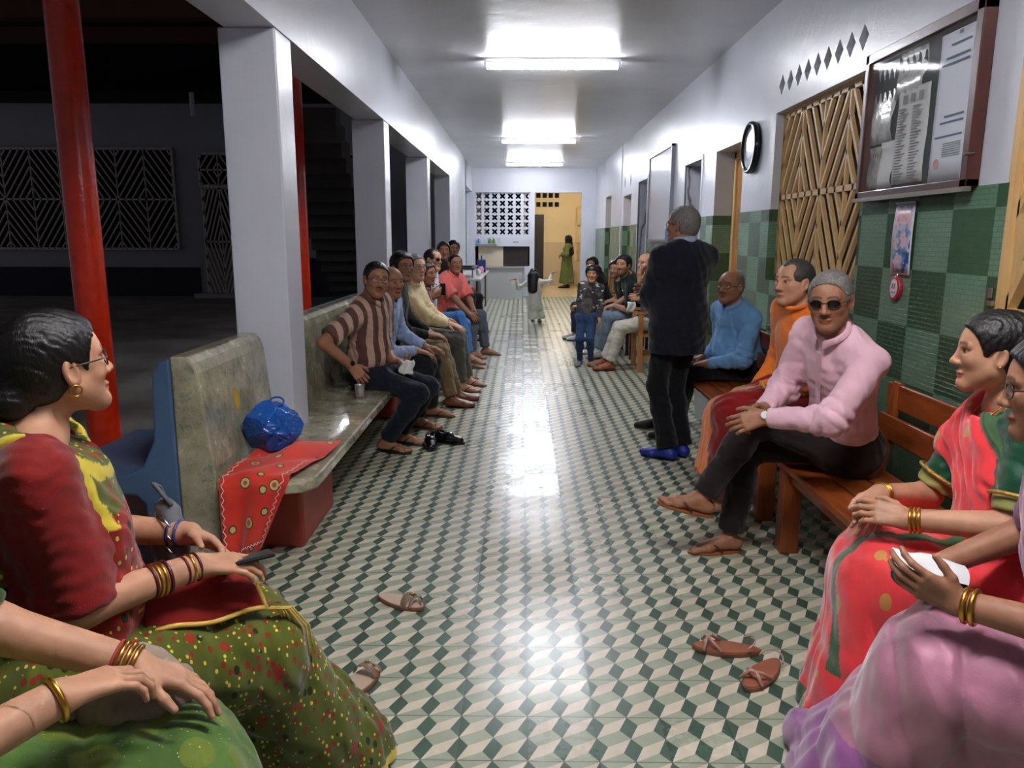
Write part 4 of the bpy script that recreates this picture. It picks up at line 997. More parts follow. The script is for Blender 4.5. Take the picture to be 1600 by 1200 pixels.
def necklace(p, r=.085, drop=.09, w=.0026, mat=None):
    pts = []; nb = p.N+p.sup*.028*p.s
    for a in np.linspace(-2.6, 2.6, 30):
        k = math.cos(a/2)**3; pts.append(nb+p.cf*(math.cos(a)*.055+.042*k+.02)*p.s+p.cl*math.sin(a)*.075*p.s-p.sup*(drop*k+.012)*p.s)
    MB().tube(pts, w, 6).build('necklace', mat or M_gold, p.bodyo, smooth=True)

# ================= the women nearest to the camera
@who
def woman_green_red():
    p = Person('person', 'woman in a green and red patterned saree with tied hair and spectacles, holding a phone', (-1.01, 1.52, .555), at(90, 570, 1.57), 42, 1.0, 'tan', chest=30, look=(50, 6), fem=True, near=True, belly=.03, girth=1.10)
    p.leg(1, V(-.74, 2.10, .08), (.7, .7, 0)).leg(-1, V(-.55, 1.92, .08), (.75, .6, 0))
    p.arm(-1, at(308, 884, 1.63), V(-.15, -.30, -1.0), f=(.88, .45, -.10), n=(-.1, .2, -1), th=(-.3, .6, .2), curl=.42, thumb=.6)
    p.arm(1, at(296, 834, 1.80), V(-.4, .5, -.8), f=(.85, -.25, -.20), n=(-.1, -.65, -.6), th=(.2, -.3, .9), curl=.5, thumb=.5)
    p.body(hair='bun', hairmat='black', glasses='clear', feet=None, neck=1.03, heavy=.5, nose=.95)
    G = saree_mat('saree_green_red', (84, 92, 24), (140, 26, 16), (206, 186, 60), fleck=[((140, 34, 22), 50, .30, .4), ((30, 38, 16), 30, .22, 2.2), ((214, 190, 74), 70, .24, 1.3), ((150, 40, 24), 16, .20, 3.1)])
    B = saree_mat('blouse_red', (126, 16, 12), (126, 16, 12), (150, 40, 20), rough=.7)
    blouse(p, B, .50, neck=.022)
    skirt(p, G, off=.035, amp=.012, lam=.10, hem=.045)
    ctr = p.N+p.cf*.02
    def red(Q):
        t = (Q-p.pel)@p.sup; f_ = (Q-p.pel)@p.cf; y = (Q-p.N)@p.cl
        return m_((f_ > .045) & (t < .37))
    pallu(p, G, off=.026, shoulders=(1,), second=red, cut=[(p.N-p.cl*.132, nrm(-p.cl))], border=0, neckr=.138, amp=.007, bl=lambda Q: m_(np.abs((Q-p.N+p.cl*.132)@nrm(-p.cl)) < .011)*m_((Q-p.pel)@p.sup > .34)+m_(np.abs(np.linalg.norm((Q-ctr)-np.outer((Q-ctr)@nrm(p.sup+p.cf*.55), nrm(p.sup+p.cf*.55)), axis=1)-.150) < .010)*m_((Q-p.N)@p.cf > .03))
    # lap fold in red with a yellow edge and tassels
    n1, n2 = 14, 9; P_ = np.zeros((n1, n2, 3)); o = p.pel+p.fwd*.15+V(0, 0, .17)
    for i in range(n1):
        for j in range(n2):
            u_, w_ = i/(n1-1), j/(n2-1); q = o+p.fwd*(.27*u_)-p.lft*(.12-.20*w_)
            q[2] = .715-.04*abs(w_-.7)**2*4-.030*u_+.006*math.sin(9*u_+4*w_); P_[i, j] = q
    m = MB().grid(P_); m.build('lap_cloth', cloth('red_lap_cloth', (130, 22, 18)), p.root, smooth=True, solid=.006)
    e = MB().tube([q+V(0, 0, .003) for q in P_[:, 0]]+[q+V(0, 0, .003) for q in P_[-1, :]], .006, 8); eo = e.build('lap_border', cloth('yellow_border', (206, 170, 80)), p.root, smooth=True)
    tm = MB(); c = P_[-1, 0]
    for k in range(9):
        x = c+V(.004*k, .005*(k % 3), 0); tm.tube([x, x+p.fwd*.03+V(0, 0, -.01), x+p.fwd*.06+V(.003*(k-4), 0, -.07), x+p.fwd*.055+V(.006*(k-4), 0, -.15)], .0022, 5)
    tm.build('tassel', cloth('yellow_border', (206, 170, 80)), p.root, smooth=True)
    dr, gd = simple('bangle_maroon', (90, 20, 22), .3), M_gold
    watch(p, -1, t=.98, r=.031, color=[dr, gd, dr], n=3, gap=.014); watch(p, -1, t=.70, r=.036, color=[dr, gd, gd, dr], n=4, gap=.011, name='bangle', w=.004)
    watch(p, 1, t=.9, r=.031, color=[simple('bead_blue', (50, 70, 130), .4)], n=2, gap=.02, w=.0045)
    earring(p, 'hoop', -1); earring(p, 'hoop', 1); necklace(p, drop=.20, w=.0042, mat=simple('bead_chain', (96, 60, 40), .4, .4))
    # phone in her hand
    ph = thing('mobile_phone', 'black phone held by the woman in the green and red saree', 'phone', at(386, 866, 1.68))
    c = at(382, 874, 1.69); ax = nrm(V(.8, .45, .05)); ay = nrm(np.cross(V(-.2, .1, 1), ax)); az = np.cross(ax, ay); MB().obox(c, ax*.066, ay*.034, az*.004).build('case', M_blackpl, ph, bevel=.003)
    MB().obox(c+az*.0045, ax*.062, ay*.031, az*.0006).build('screen', simple('phone_glass', (8, 9, 12), .08), ph)
    hb = thing('handbag', 'small grey nylon handbag with zips at the waist of the spectacled woman', 'bag', at(265, 830, 1.80)-V(0, 0, .08))
    gm = cloth('grey_nylon', (98, 100, 104), .6); c = at(264, 826, 1.84); F = Field(); d = p.fwd; s_ = p.lft; F.ell(c, V(.062, .035, .085), np.stack([s_, d, V(0, 0, 1)]), k=.02); F.ell(c-V(0, 0, .055), V(.075, .042, .05), np.stack([s_, d, V(0, 0, 1)]), k=.03)
    v, f = skin_mesh(F, .006, (), folds(.004, .04, (.3, .2, 1), 1.2, 8)); bo = to_object('body', v, f, gm, hb)
    for k in range(3): MB().tube([c-s_*.06+V(0, 0, .03-.035*k)-d*.036*0+_F*-.034, c+V(0, 0, .045-.035*k)-_F*.044, c+s_*.055+V(0, 0, .035-.035*k)-_F*.034], .0028, 6).build('zip', M_steel, bo, smooth=True)
    MB().tube([c+V(0, 0, .075)-s_*.04, c+V(-.03, 0, .12), c+V(0, 0, .10)+s_*.05, c+V(.02, .02, .02)+s_*.07], .006, 6).build('strap', gm, hb, smooth=True)

@who
def woman_green_lap():
    p = Person('person', 'woman in a yellow-green saree, gold bangles, hands crossed on a beige bag in her lap', (-.98, .98, .555), (-1.02, 1.02, 1.22), 36, 1.0, 'tan', look=(45, 0), fem=True, near=True, belly=.03, girth=1.12)
    p.leg(1, V(-.66, 1.40, .08), (.8, .55, 0)).leg(-1, V(-.54, 1.24, .08), (.8, .5, 0))
    p.arm(1, at(212, 1040, 1.22), V(-.3, .6, -.8), f=(.72, .22, -.38), n=(-.2, -.2, -1), th=(.2, -.9, 0), curl=.30, thumb=.2, spread=.10)
    p.arm(-1, at(92, 1090, 1.06), V(-.3, -.8, -.9), f=(.62, .75, -.05), n=(.1, .1, -1), th=(.1, .9, .1), curl=.5, thumb=.3)
    p.body(hair='bun', hairmat='black', feet=None, heavy=.5)
    G = saree_mat('saree_leaf_green', (72, 104, 38), (128, 136, 40), (150, 170, 60), fleck=[((96, 112, 30), 11, .42, .5), ((190, 190, 160), 90, .10, .9)], rough=.65)
    blouse(p, saree_mat('blouse_leaf', (52, 74, 30), (52, 74, 30), (52, 74, 30)), .50)
    skirt(p, G, off=.035, amp=.010, lam=.08, hem=.04)
    pallu(p, G, off=.030, shoulders=(1,), second=lambda Q: m_((Q-p.pel)@p.sup > .1)*.8, cut=[(p.N-p.cl*.02, nrm(-p.cl*.8+p.sup*.5))], amp=.012, lam=.045)
    watch(p, 1, t=.99, r=.033, n=3, gap=.012, w=.0048); watch(p, 1, t=.86, r=.034, color=[simple('red_thread', (160, 50, 40), .7)], w=.003); watch(p, -1, t=.98, r=.034, w=.0055)
    hb = thing('handbag', 'soft beige leather bag on the lap of the woman in yellow-green', 'bag', at(205, 1080, 1.26)-V(0, 0, .06))
    c = at(208, 1082, 1.30); F = Field(); F.ell(c, V(.105, .075, .042), np.stack([p.fwd, p.lft, V(0, 0, 1)])); F.ell(c+p.lft*.02+V(0, 0, .035), V(.07, .03, .05), np.stack([p.fwd, p.lft, V(0, 0, 1)]), k=.04); F.ell(c-p.lft*.05+p.fwd*.02, V(.09, .05, .03), np.stack([p.fwd, p.lft, V(0, 0, 1)]), k=.04)
    v, f = skin_mesh(F, .006, (), folds(.006, .05, (1, .2, .3), 1.4, 4)); to_object('body', v, f, cloth('beige_leather', (150, 132, 116), .5), hb); MB().tube([c-p.fwd*.10-p.lft*.03, c-p.fwd*.11+V(0, 0, .03), c-p.fwd*.04+V(0, 0, .07)], .007, 8).build('handle', cloth('beige_leather', (150, 132, 116), .5), hb, smooth=True)

@who
def woman_coral():
    p = Person('person', 'woman in a bright coral red saree and green blouse, seen in profile, hands folded', (1.50, 2.02, .555), at(1553, 550, 2.16), 160, 1.0, 'tan', chest=172, look=(160, -2), fem=True, near=True, belly=.05, girth=1.16)
    p.leg(1, V(1.08, 2.08, .08), (-.95, .25, 0)).leg(-1, V(1.14, 2.28, .08), (-.95, .25, 0))
    p.arm(1, at(1418, 812, 2.04), V(.5, -.7, -.8), f=(-.85, .45, .12), n=(.1, .6, -.5), th=(-.2, .3, .9), curl=.55, thumb=.5)
    p.arm(-1, at(1374, 772, 2.20), V(.5, .6, -.8), f=(-.45, -.70, -.30), n=(-.3, .2, -.8), th=(-.5, .2, .7), curl=.5, thumb=.5)
    p.body(hair='bun', hairmat='black', feet=None, heavy=.8, nose=1.05, jaw=1.05)
    G = saree_mat('saree_coral', (236, 54, 60), (236, 54, 60), (44, 84, 40), fleck=[((196, 140, 66), 12, .20, .7)], rough=.6, sheen=.5, spec=.3)
    Bm = saree_mat('blouse_green', (14, 70, 44), (14, 70, 44), (150, 150, 84), rough=.5)
    blouse(p, Bm, .44, band=True, neck=.035)
    skirt(p, G, off=.04, amp=.012, lam=.13, tail=(1.05, 2.26, .06), band=lambda Q: m_((Q[:, 2] < .075) | ((np.abs((Q-p.pel)@p.lft-.115+.25*(Q[:, 2]-.45)) < .020) & (Q[:, 2] > .24) & ((Q-p.pel)@p.fwd > .2))))
    pallu(p, G, off=.028, shoulders=(-1,), cut=[(p.N+p.cl*.035+p.cf*.05, nrm(p.cl*.9+p.sup*.62))], amp=.010, lam=.07, border=.020, neckr=.09)
    # gold-edged border band following the blouse
    gold = simple('gold_braid', (190, 150, 76), .45, .6, var=.3, vscale=90, bump=.6, bscale=120); pts = []
    nn = nrm(p.cl*.9+p.sup*.62); o_ = p.N+p.cl*.035+p.cf*.05; 
    for q in (1, -1):
        d = nrm(p.elb[q]-p.sh[q]); c = p.sh[q]+(p.elb[q]-p.sh[q])*.74; u = nrm(np.cross(d, (0, 0, 1))); v_ = np.cross(d, u)
        MB().tube([c+(u*math.cos(a)+v_*math.sin(a))*.074 for a in np.linspace(0, 2*math.pi, 28, False)], .006, 8, closed=True).build('sleeve_braid', gold, p.root, smooth=True)
    watch(p, 1, t=.97, r=.032, n=3, gap=.011, w=.005); watch(p, -1, t=.97, r=.032, n=2, gap=.011, w=.004); earring(p, 'stud', 1); necklace(p, drop=.085, w=.0022)

@who
def woman_mauve():
    p = Person('person', 'woman in a shiny mauve silk saree with long black hair, holding a white packet', (1.36, 1.42, .555), at(1652, 606, 1.58), 142, 1.0, 'brown', chest=158, look=(150, -8), fem=True, near=True, belly=.04, girth=1.15)
    p.leg(1, V(.90, 1.72, .08), (-.8, .6, 0)).leg(-1, V(1.00, 1.90, .08), (-.8, .6, 0))
    p.arm(1, at(1497, 942, 1.56), V(.6, -.7, -.8), f=(-.82, .30, .36), n=(.25, .85, .3), th=(-.2, .2, .9), curl=.42, thumb=.1)
    p.arm(-1, at(1475, 880, 1.85), V(.5, .8, -.8), f=(-.6, -.6, .0), n=(0, 0, -1), th=(-.3, -.5, .5), curl=.4)
    p.body(hair='long', hairmat='black', feet=None, heavy=.7, glasses='clear')
    G = saree_mat('saree_mauve', (152, 86, 148), (186, 124, 136), (150, 96, 140), rough=.5, sheen=.6, silk=.35, spec=.4)
    blouse(p, saree_mat('blouse_mauve', (120, 70, 104), (120, 70, 104), (120, 70, 104)), .42)
    skirt(p, G, off=.045, amp=.015, lam=.14, hem=.0, tail=(.86, 2.05, .05), second=lambda Q: m_(Q[:, 2] > .30)*.75)
    pallu(p, G, off=.034, shoulders=(1,), amp=.008, lam=.06, second=lambda Q: .45+.3*np.sin(Q[:, 2]*30), cut=[(p.N-p.cl*.06, nrm(-p.cl*.8+p.sup*.5))], border=.0)
    F = Field(); h0 = p.P(-.07, .03, -.02); h1 = p.sh[1]+p.cf*.09+V(0, 0, .02); h2 = h1+V(-.03, -.03, -.20); F.cap(h0, h1, .045, .036, k=.03); F.cap(h1, h2, .036, .018, k=.03)
    v, f = skin_mesh(F, .0055, (), folds(.004, .02, (.8, .5, .1), 1.2, 2)); to_object('ponytail', v, f, HAIR['black'], p.root)
    watch(p, 1, t=.93, r=.036, n=2, gap=.016, w=.006); earring(p, 'stud', 1)
    t = thing('clutch_purse', 'black clutch purse held by the woman in mauve under a white packet', 'purse', at(1452, 905, 1.72)); c = at(1452, 906, 1.72)
    F = Field(); F.ell(c, V(.085, .032, .042), np.stack([nrm(V(-.9, .45, 0)), nrm(V(.45, .9, 0)), V(0, 0, 1)])); v, f = skin_mesh(F, .005); to_object('purse_body', v, f, cloth('black_satin', (18, 17, 20), .4), t)
    c = at(1452, 884, 1.70); mb = MB(); ex, ey = nrm(V(-.9, .4, .08))*.083, nrm(V(.35, .85, .2))*.042
    n_ = 9; P_ = np.zeros((n_, n_, 3))
    for sgn, P2 in ((1, P_.copy()), (-1, P_.copy())):
        for i in range(n_):
            for j in range(n_):
                a, b = i/(n_-1)*2-1, j/(n_-1)*2-1; P2[i, j] = c+ex*a*(1-.06*b*b)+ey*b*(1-.08*a*a)+V(0, 0, sgn*.020*(1-a**2)*(1-b**2)+.003*math.sin(5*a+3*b))
        mb.grid(P2 if sgn > 0 else P2[::-1])
    tag(mb.build('paper_packet', simple('white_paper', (228, 228, 228), .7), smooth=True, loc=c), 'white wrapped packet lying on the clutch of the woman in mauve', 'packet')
# ================= the men and children further down the corridor
@who
def man_pink():
    p = Person('person', 'man in a pale pink shirt and dark trousers with sunglasses, legs crossed', (1.50, 3.40, .555), at(1297, 470, 3.13), 172, 1.02, 'brown', chest=205, look=(236, -7), near=True, tilt=3, belly=.01)
    p.leg(-1, at(1140, 838, 3.50), (-.97, -.1, 0), pole=p.fwd+V(0, 0, .9))
    p.leg(1, at(1096, 778, 3.36), (-.93, .12, .20), pole=p.fwd*.8+V(0, .2, 1.4))
    p.arm(1, at(1196, 652, 3.08), V(.2, -.7, -.5), f=(-.88, .10, -.25), n=(.0, .8, -.4), th=(-.1, .3, .9), curl=.62, thumb=.4)
    p.arm(-1, at(1192, 640, 3.24), V(.2, .7, -.6), f=(-.80, -.35, -.30), n=(.1, -.8, -.3), th=(-.1, -.2, .9), curl=.62, thumb=.4)
    p.body(hair='short', hairmat='grey', glasses='dark', beard=((.55, .52, .50), .35, .75), jaw=1.02, nose=1.1, neck=.98)
    sh = cloth('pink_shirt', (228, 184, 198), .7, sheen=.2); o = p.shirt(sh, 'long', off=.013, amp=.011, lam=.085, seed=11, slack=.010, hang=0)
    p.trousers(cloth('black_brown_trousers', (30, 23, 22), .8), amp=.005, tuck=True); p.sandals(simple('tan_leather', (146, 82, 44), .5), simple('brown_strap', (84, 48, 34), .4))
    face_watch(p, 1, t=.97, r=.031)
    MB().bar(p.N+p.cf*.10-p.sup*.05, p.pel+p.sup*.16+p.cf*.155, .028, .004, up=p.cf).build('placket', sh, o, bevel=.001)

@who
def man_orange():
    p = Person('person', 'man in a bright orange kurta with a deep red shawl over his lap', (1.58, 4.12, .555), at(1240, 441, 3.92), 182, 1.0, 'tan', chest=192, look=(205, 0), near=True, belly=.03, girth=1.06)
    seat_legs(p, out=(.48, .46)); p.arm(1, p.hip[1]+V(-.28, .04, .14), pole(p, 1), f=(-.9, .4, 0), n=(0, 0, -1), th=(0, 1, 0)).arm(-1, p.hip[-1]+V(-.28, -.06, .12), pole(p, -1), f=(-.9, -.3, 0), n=(0, 0, -1), th=(0, -1, 0))
    p.body(hair='receding', hairmat='salt', heavy=.7, feet='bare', jaw=1.04)
    O = cloth('orange_cotton', (236, 122, 30), .7, sheen=.3); p.shirt(O, 'long', collar=False, name='kurta', amp=.008, lam=.08, off=.018, neckcut=.022)
    MB().tube([p.N+p.sup*.030+p.cf*.022+(p.cf*math.cos(a)*.068+p.cl*math.sin(a)*.066) for a in np.linspace(0, 2*math.pi, 24, False)], .010, 8, closed=True).build('band_collar', O, p.root, smooth=True)
    skirt(p, O, off=.02, amp=.008, lam=.09, hem=0, name='kurta_skirt', hz=.22, flare=.02); p.trousers(cloth('cream_pyjama', (190, 176, 150)))
    s_ = Field(); k, h = p.knee[1], p.hip[1]; c = p.chest if hasattr(p, 'chest') else p.pel
    s_.cap(h+V(-.05, -.07, .15), k+V(-.02, -.03, .08), .085, .095, k=.07); s_.cap(h+V(.02, -.09, .20), h+V(-.06, -.12, .02), .06, .06, k=.06); s_.cap(k+V(-.03, -.02, .05), k+V(-.06, -.02, -.34), .095, .085, k=.07); s_.cap(h+V(-.20, .08, .14), k+V(.02, .10, .07), .08, .07, k=.06)
    R = cloth('red_shawl_cloth', (132, 12, 12), .8, sheen=.4); o = p.garment('shawl', R, s_, h=.007, disp=folds(.011, .09, (.3, .9, .2), 1.2, 4, along=(1, 0, .3)))
    pts = [h+V(-.25, -.16, .10), h+V(-.30, -.175, .14), h+V(-.22, -.175, .17), h+V(-.12, -.18, .16), h+V(-.02, -.17, .20)]; MB().tube(pts, .007, 8).tube([h+V(-.25, -.16, .10), h+V(-.35, -.155, .22)], .007, 8).tube([h+V(-.25, -.16, .10), h+V(-.10, -.16, .05)], .006, 8).build('gold_cord', cloth('gold_cord_cloth', (176, 140, 62)), o, smooth=True)
    MB().ball(p.P(.083, 0, .045), V(.003, .0045, .013), 8, 6, p.A).build('forehead_mark', simple('vermilion', (170, 30, 24), .7), p.bodyo, smooth=True)

@who
def man_blue():
    p = Person('person', 'bald man in a light blue shirt and spectacles sitting behind the suited man', (1.66, 5.72, .555), at(1141, 448, 5.6), 190, 1.04, 'brown', chest=205, look=(222, 3), near=True, belly=.06, girth=1.08)
    p.leg(1, V(1.18, 5.62, .08), (-1, 0, 0)).leg(-1, V(1.12, 5.92, .08), (-1, .1, 0)); p.arm(1, at(1105, 568, 5.55), V(.5, -.6, -.6), f=(-.9, .2, -.1), n=(0, 0, -1), th=(0, 1, 0)); p.arm(-1, at(1096, 560, 5.75), V(.5, .6, -.6), f=(-.9, 0, -.1), n=(0, 0, -1), th=(0, -1, 0))
    p.body(hair='bald', hairmat='stub', glasses='clear', beard=((.30, .28, .27), .1, .7), heavy=.8, feet=None, jaw=1.05)
    p.shirt(cloth('light_blue_shirt', (112, 160, 210), .7), 'long', amp=.010, lam=.09, seed=4, hang=0); p.trousers(cloth('black_trousers', (18, 18, 21), .8), tuck=True); p.shoes(cloth('dark_suede', (38, 34, 34)), sole=simple('pale_sole', (150, 146, 138)))

@who
def man_suit():
    p = Person('person', 'man standing in a dark navy suit with his back turned, arms folded, blue shoe covers', (1.06, 5.14, .925), at(1066, 352, 5.13), 112, 1.03, 'brown', chest=112, look=(142, 2), near=True, standing=True, girth=1.0, shw=.98)
    p.leg(1, V(1.01, 5.06, .08), (-.75, .6, 0), pole=p.fwd).leg(-1, V(1.12, 5.14, .08), (-.45, .85, 0), pole=p.fwd)
    c = p.pel+p.fwd*.20+V(0, 0, .24); p.arm(1, c-p.lft*.07+V(0, 0, .03), p.lft*.9-V(0, 0, .8)-p.fwd*.1, f=tuple(-p.lft), n=tuple(-p.fwd), th=(0, 0, 1)); p.arm(-1, c+p.lft*.07-V(0, 0, .02)+p.fwd*.04, -p.lft*.1-V(0, 0, 1)-p.fwd*.6, f=tuple(p.lft), n=tuple(-p.fwd), th=(0, 0, 1))
    p.body(hair='short', hairmat='grey', glasses='clear', feet=None)
    W = cloth('pale_shirt', (170, 184, 204)); N = cloth('navy_suit', (16, 20, 32), .75, sheen=.2)
    nb = p.N+p.cf*.004; mb = MB(); ax = nrm(p.sup+p.cf*.2); u2 = nrm(p.cf-ax*(p.cf@ax)); l2 = np.cross(ax, u2); rows = [[nb+ax*z+(u2*math.cos(t)+l2*math.sin(t))*r for t in np.linspace(.2, 6.08, 26)] for r, z in ((.070, -.01), (.066, .048), (.072, .050), (.080, .008))]
    mb.grid(np.array(rows)); mb.build('shirt_collar', W, p.root, smooth=True, solid=.003)
    s = p.s; F = Field(); p.torso(F, .024, k=.06); p.arms(F, .018, .97, k=.05, slack=.010)
    for q in (1, -1): F.cap(p.N-p.cf*.015+p.cl*q*.05-p.sup*.020, p.sh[q]+p.sup*.016, .052, .056, k=.04)
    F.cap(p.pel+V(0, 0, .10), p.pel+V(0, 0, -.15), .15, .158, k=.08, side=p.lft, w=1.28); F.plane(p.pel+V(0, 0, -.19), (0, 0, -1))
    F.cyl(p.N+ax*.040, p.N+ax*.2, .2, k=.01)
    fa = folds(.005, .12, p.sup*.8+p.cl*.3, 1.2, 3); o = p.garment('jacket', N, F, disp=fa)
    MB().bar(p.pel-p.fwd*.162+V(0, 0, -.18), p.pel-p.fwd*.165+V(0, 0, .08), .005, .003, up=p.fwd).build('back_vent', M_black, o)
    p.trousers(cloth('suit_trousers', (14, 15, 20), .8), to=.99, cuff=.026); p.shoes(simple('blue_overshoe', (24, 44, 140), .5))

@who
def man_armchair():
    p = Person('person', 'bald man in grey top and cream trousers in the wooden armchair, hand at his face', (1.56, 8.75, .555), at(1009, 412, 8.62), 182, 1.0, 'tan', look=(215, 0), belly=.03)
    p.leg(1, V(1.02, 8.62, .08), (-1, -.1, 0)).leg(-1, V(.98, 8.86, .08), (-1, .1, 0))
    p.arm(-1, at(1000, 440, 8.5), V(.1, .5, -1), f=(-.15, .1, 1), n=(.8, .4, 0), th=(.5, -.5, .5), curl=.5); p.arm(1, at(1003, 466, 8.45), V(.3, -.5, -1), f=(-.9, .2, .1), n=(0, .8, -.2), th=(0, 0, 1), curl=.6)
    p.body(hair='bald', hairmat='stub', feet=None, beard=((.3, .25, .24), .3, .4)); p.shirt(cloth('slate_top', (92, 104, 120)), 'half', collar=False); p.trousers(cloth('cream_trousers', (196, 192, 178)), amp=.008); p.shoes(simple('tan_loafer', (150, 82, 44), .5))
    c = at(986, 478, 8.42); m = MB(); P_ = np.array([[c+V(.018*(i-2.5)+.01*math.sin(j), .012*math.sin(1.7*i+j), -.022*(j-2)) for j in range(6)] for i in range(6)]); m.grid(P_)
    tag(m.build('paper_tissue', simple('white_paper', (228, 228, 228), .7), smooth=True, solid=.002, loc=c), 'white tissue in the hand of the bald man in the armchair', 'tissue')

@who
def man_polo():
    p = Person('person', 'bearded man in a dark green polo shirt, forearms resting on pale jeans', (1.52, 9.62, .555), at(974, 414, 9.35), 184, 1.03, 'tan', look=(232, 0), girth=1.05)
    p.leg(1, V(1.02, 9.5, .08), (-1, 0, 0)).leg(-1, V(.98, 9.82, .08), (-1, .2, 0)); seat_arms(p, along=.34, inward=.05)
    p.body(hair='thick', hairmat='black', beard=((.24, .20, .18), .7, .7), feet=None); o = p.shirt(cloth('dark_green_polo', (14, 34, 30)), 'short'); p.trousers(cloth('pale_jeans', (124, 142, 160))); p.shoes(simple('white_trainer', (206, 206, 206), .5))
    MB().ball(p.N+p.cf*.11+p.cl*.06-p.sup*.14, .010).build('badge', M_white, o, smooth=True)

@who
def man_behind_polo():
    p = Person('person', 'dark haired man mostly hidden behind the man in the green polo', (1.52, 10.5, .555), at(962, 421, 10.3), 185, 1.0, 'tan', look=(235, 0)); seat_legs(p); seat_arms(p)
    p.body(hair='thick', hairmat='black', beard=((.2, .17, .16), .6, .6), feet=None); p.shirt(cloth('black_tee', (18, 18, 20)), 'short', collar=False); p.trousers(cloth('grey_jeans', (70, 80, 96))); p.shoes(simple('white_trainer', (206, 206, 206), .5))

@who
def man_hoodie():
    p = Person('person', 'young man in a black hooded top behind the small boy, one fist held out', (1.22, 11.35, .555), at(925, 414, 11.2), 190, .96, 'tan', look=(240, 0)); seat_legs(p, out=(.40, .42)); p.arm(1, at(905, 479, 10.85), V(.4, -.4, -.8), f=(-1, -.1, 0), n=(0, .2, -1), th=(0, .5, 1), curl=1.1); seat_arms(p, which=(-1,))
    p.body(hair='thick', hairmat='black', feet=None); B = cloth('black_hoodie', (13, 13, 16)); p.shirt(B, 'long', collar=False, off=.026, slack=.02)
    F = Field(); b = p.N-p.cf*.04+p.sup*.04; F.ell(b, V(.07, .11, .055), np.stack([p.cf, p.cl, p.sup])); F.ell(b+p.cl*.06+p.sup*.02, V(.06, .05, .06), np.stack([p.cf, p.cl, p.sup]), k=.03); v, f = skin_mesh(F, .010); to_object('hood', v, f, B, p.root)
    p.trousers(cloth('blue_jeans', (50, 68, 96))); p.shoes(simple('white_trainer', (206, 206, 206), .5))

@who
def boy():
    p = Person('person', 'small boy standing in a camouflage print top and blue jeans, facing the camera', (.765, 8.97, .585), at(925, 428, 8.95), 258, .665, 'tan', look=(262, 0), chest=258, standing=True)
    p.leg(1, V(.83, 8.93, .055), (.3, -.95, 0), pole=p.fwd).leg(-1, V(.70, 8.95, .055), (-.35, -.9, 0), pole=p.fwd)
    p.arm(1, at(935, 525, 8.85), p.lft*.6-p.fwd*.6, f=(.25, -.1, -1), n=(-.8, 0, 0), th=(0, -1, 0), curl=.3, spread=.12); p.arm(-1, at(903, 515, 8.95), -p.lft*.6-p.fwd*.6, f=(0, 0, -1), n=(.8, 0, 0), th=(0, -1, 0), curl=.4)
    p.body(hair='boy', hairmat='black', feet=None, jaw=.9, nose=.8)
    C = cloth('camo_print', (52, 50, 54)); 
    n = NT('camo_top'); f1 = n.noise(n.coord(), 9, 2); f2 = n.noise(n.coord((1, 1, 1.3), (.4, .2, 0)), 13, 2); c = n.ramp(f1, [(.44, srgb(40, 38, 42)[:3]), (.46, srgb(84, 74, 70)[:3]), (.56, srgb(84, 74, 70)[:3]), (.58, srgb(56, 58, 64)[:3])]); n.base(n.mix(n.math('GREATER_THAN', f2, .64), c, srgb(190, 186, 184))); n.set(Roughness=.8)
    p.shirt(n.m, 'long', collar=False, off=.006, hang=0, amp=.004, slack=.003); p.trousers(cloth('boy_jeans', (44, 66, 102)), off=.003, cuff=.008); p.shoes(simple('grey_trainer', (120, 124, 130), .6))

@who
def girl():
    p = Person('person', 'little girl in white running away down the corridor, long black hair, arms spread', (.235, 13.4, .56), at(834, 428, 13.42), 88, .63, 'tan', look=(80, 0), fem=False, standing=True)
    p.leg(1, V(.20, 13.30, .10), (0, .95, -.2), pole=p.fwd).leg(-1, V(.32, 13.52, .055), (.2, .95, 0), pole=p.fwd)
    p.arm(1, at(806, 436, 13.4), p.lft*.5-V(0, 0, .6), f=(-1, .2, 0), n=(0, 0, -1), th=(0, 1, 0)); p.arm(-1, at(862, 427, 13.5), -p.lft*.5-V(0, 0, .9), f=(.9, .2, .5), n=(0, 0, -1), th=(0, 1, 0), curl=.5)
    p.body(hair='long', hairmat='black', feet=None, nose=.8)
    W = cloth('white_cotton', (226, 226, 216)); p.shirt(W, 'long', collar=False, name='tunic', hang=.1, off=.006, slack=.008)
    F = Field(); a = p.pel+V(0, 0, .02); F.cap(a, a+V(.0, .02, -.22), .09, .135, k=.03); F.cap(p.knee[1], p.ank[1]+V(0, 0, .06), .06, .085, k=.06); F.cap(p.knee[-1], p.ank[-1]+V(.02, 0, .07), .06, .085, k=.06); F.cap(a+V(.03, 0, -.25), a+V(.12, .02, -.30), .06, .03, k=.05); F.plane((0, 0, .085), (0, 0, -1))
    p.garment('flared_trousers', W, F, h=.008, disp=folds(.006, .05, (1, .3, 0), 1.2, 3, along=V(0, 0, 1)))
    F = Field(); F.ell(p.P(-.055, 0, -.02), V(.075, .10, .11)*.85, p.A); F.cap(p.P(-.085, 0, -.05), p.P(-.150, 0, -.34), .072, .060, k=.04, side=p.A[1], w=1.35); v, f = skin_mesh(F, .007, (), folds(.006, .025, (1, 0, .1), 1.0, 2)); to_object('long_hair', v, f, HAIR['black'], p.root); p.shoes(simple('grey_trainer', (120, 124, 130), .6))

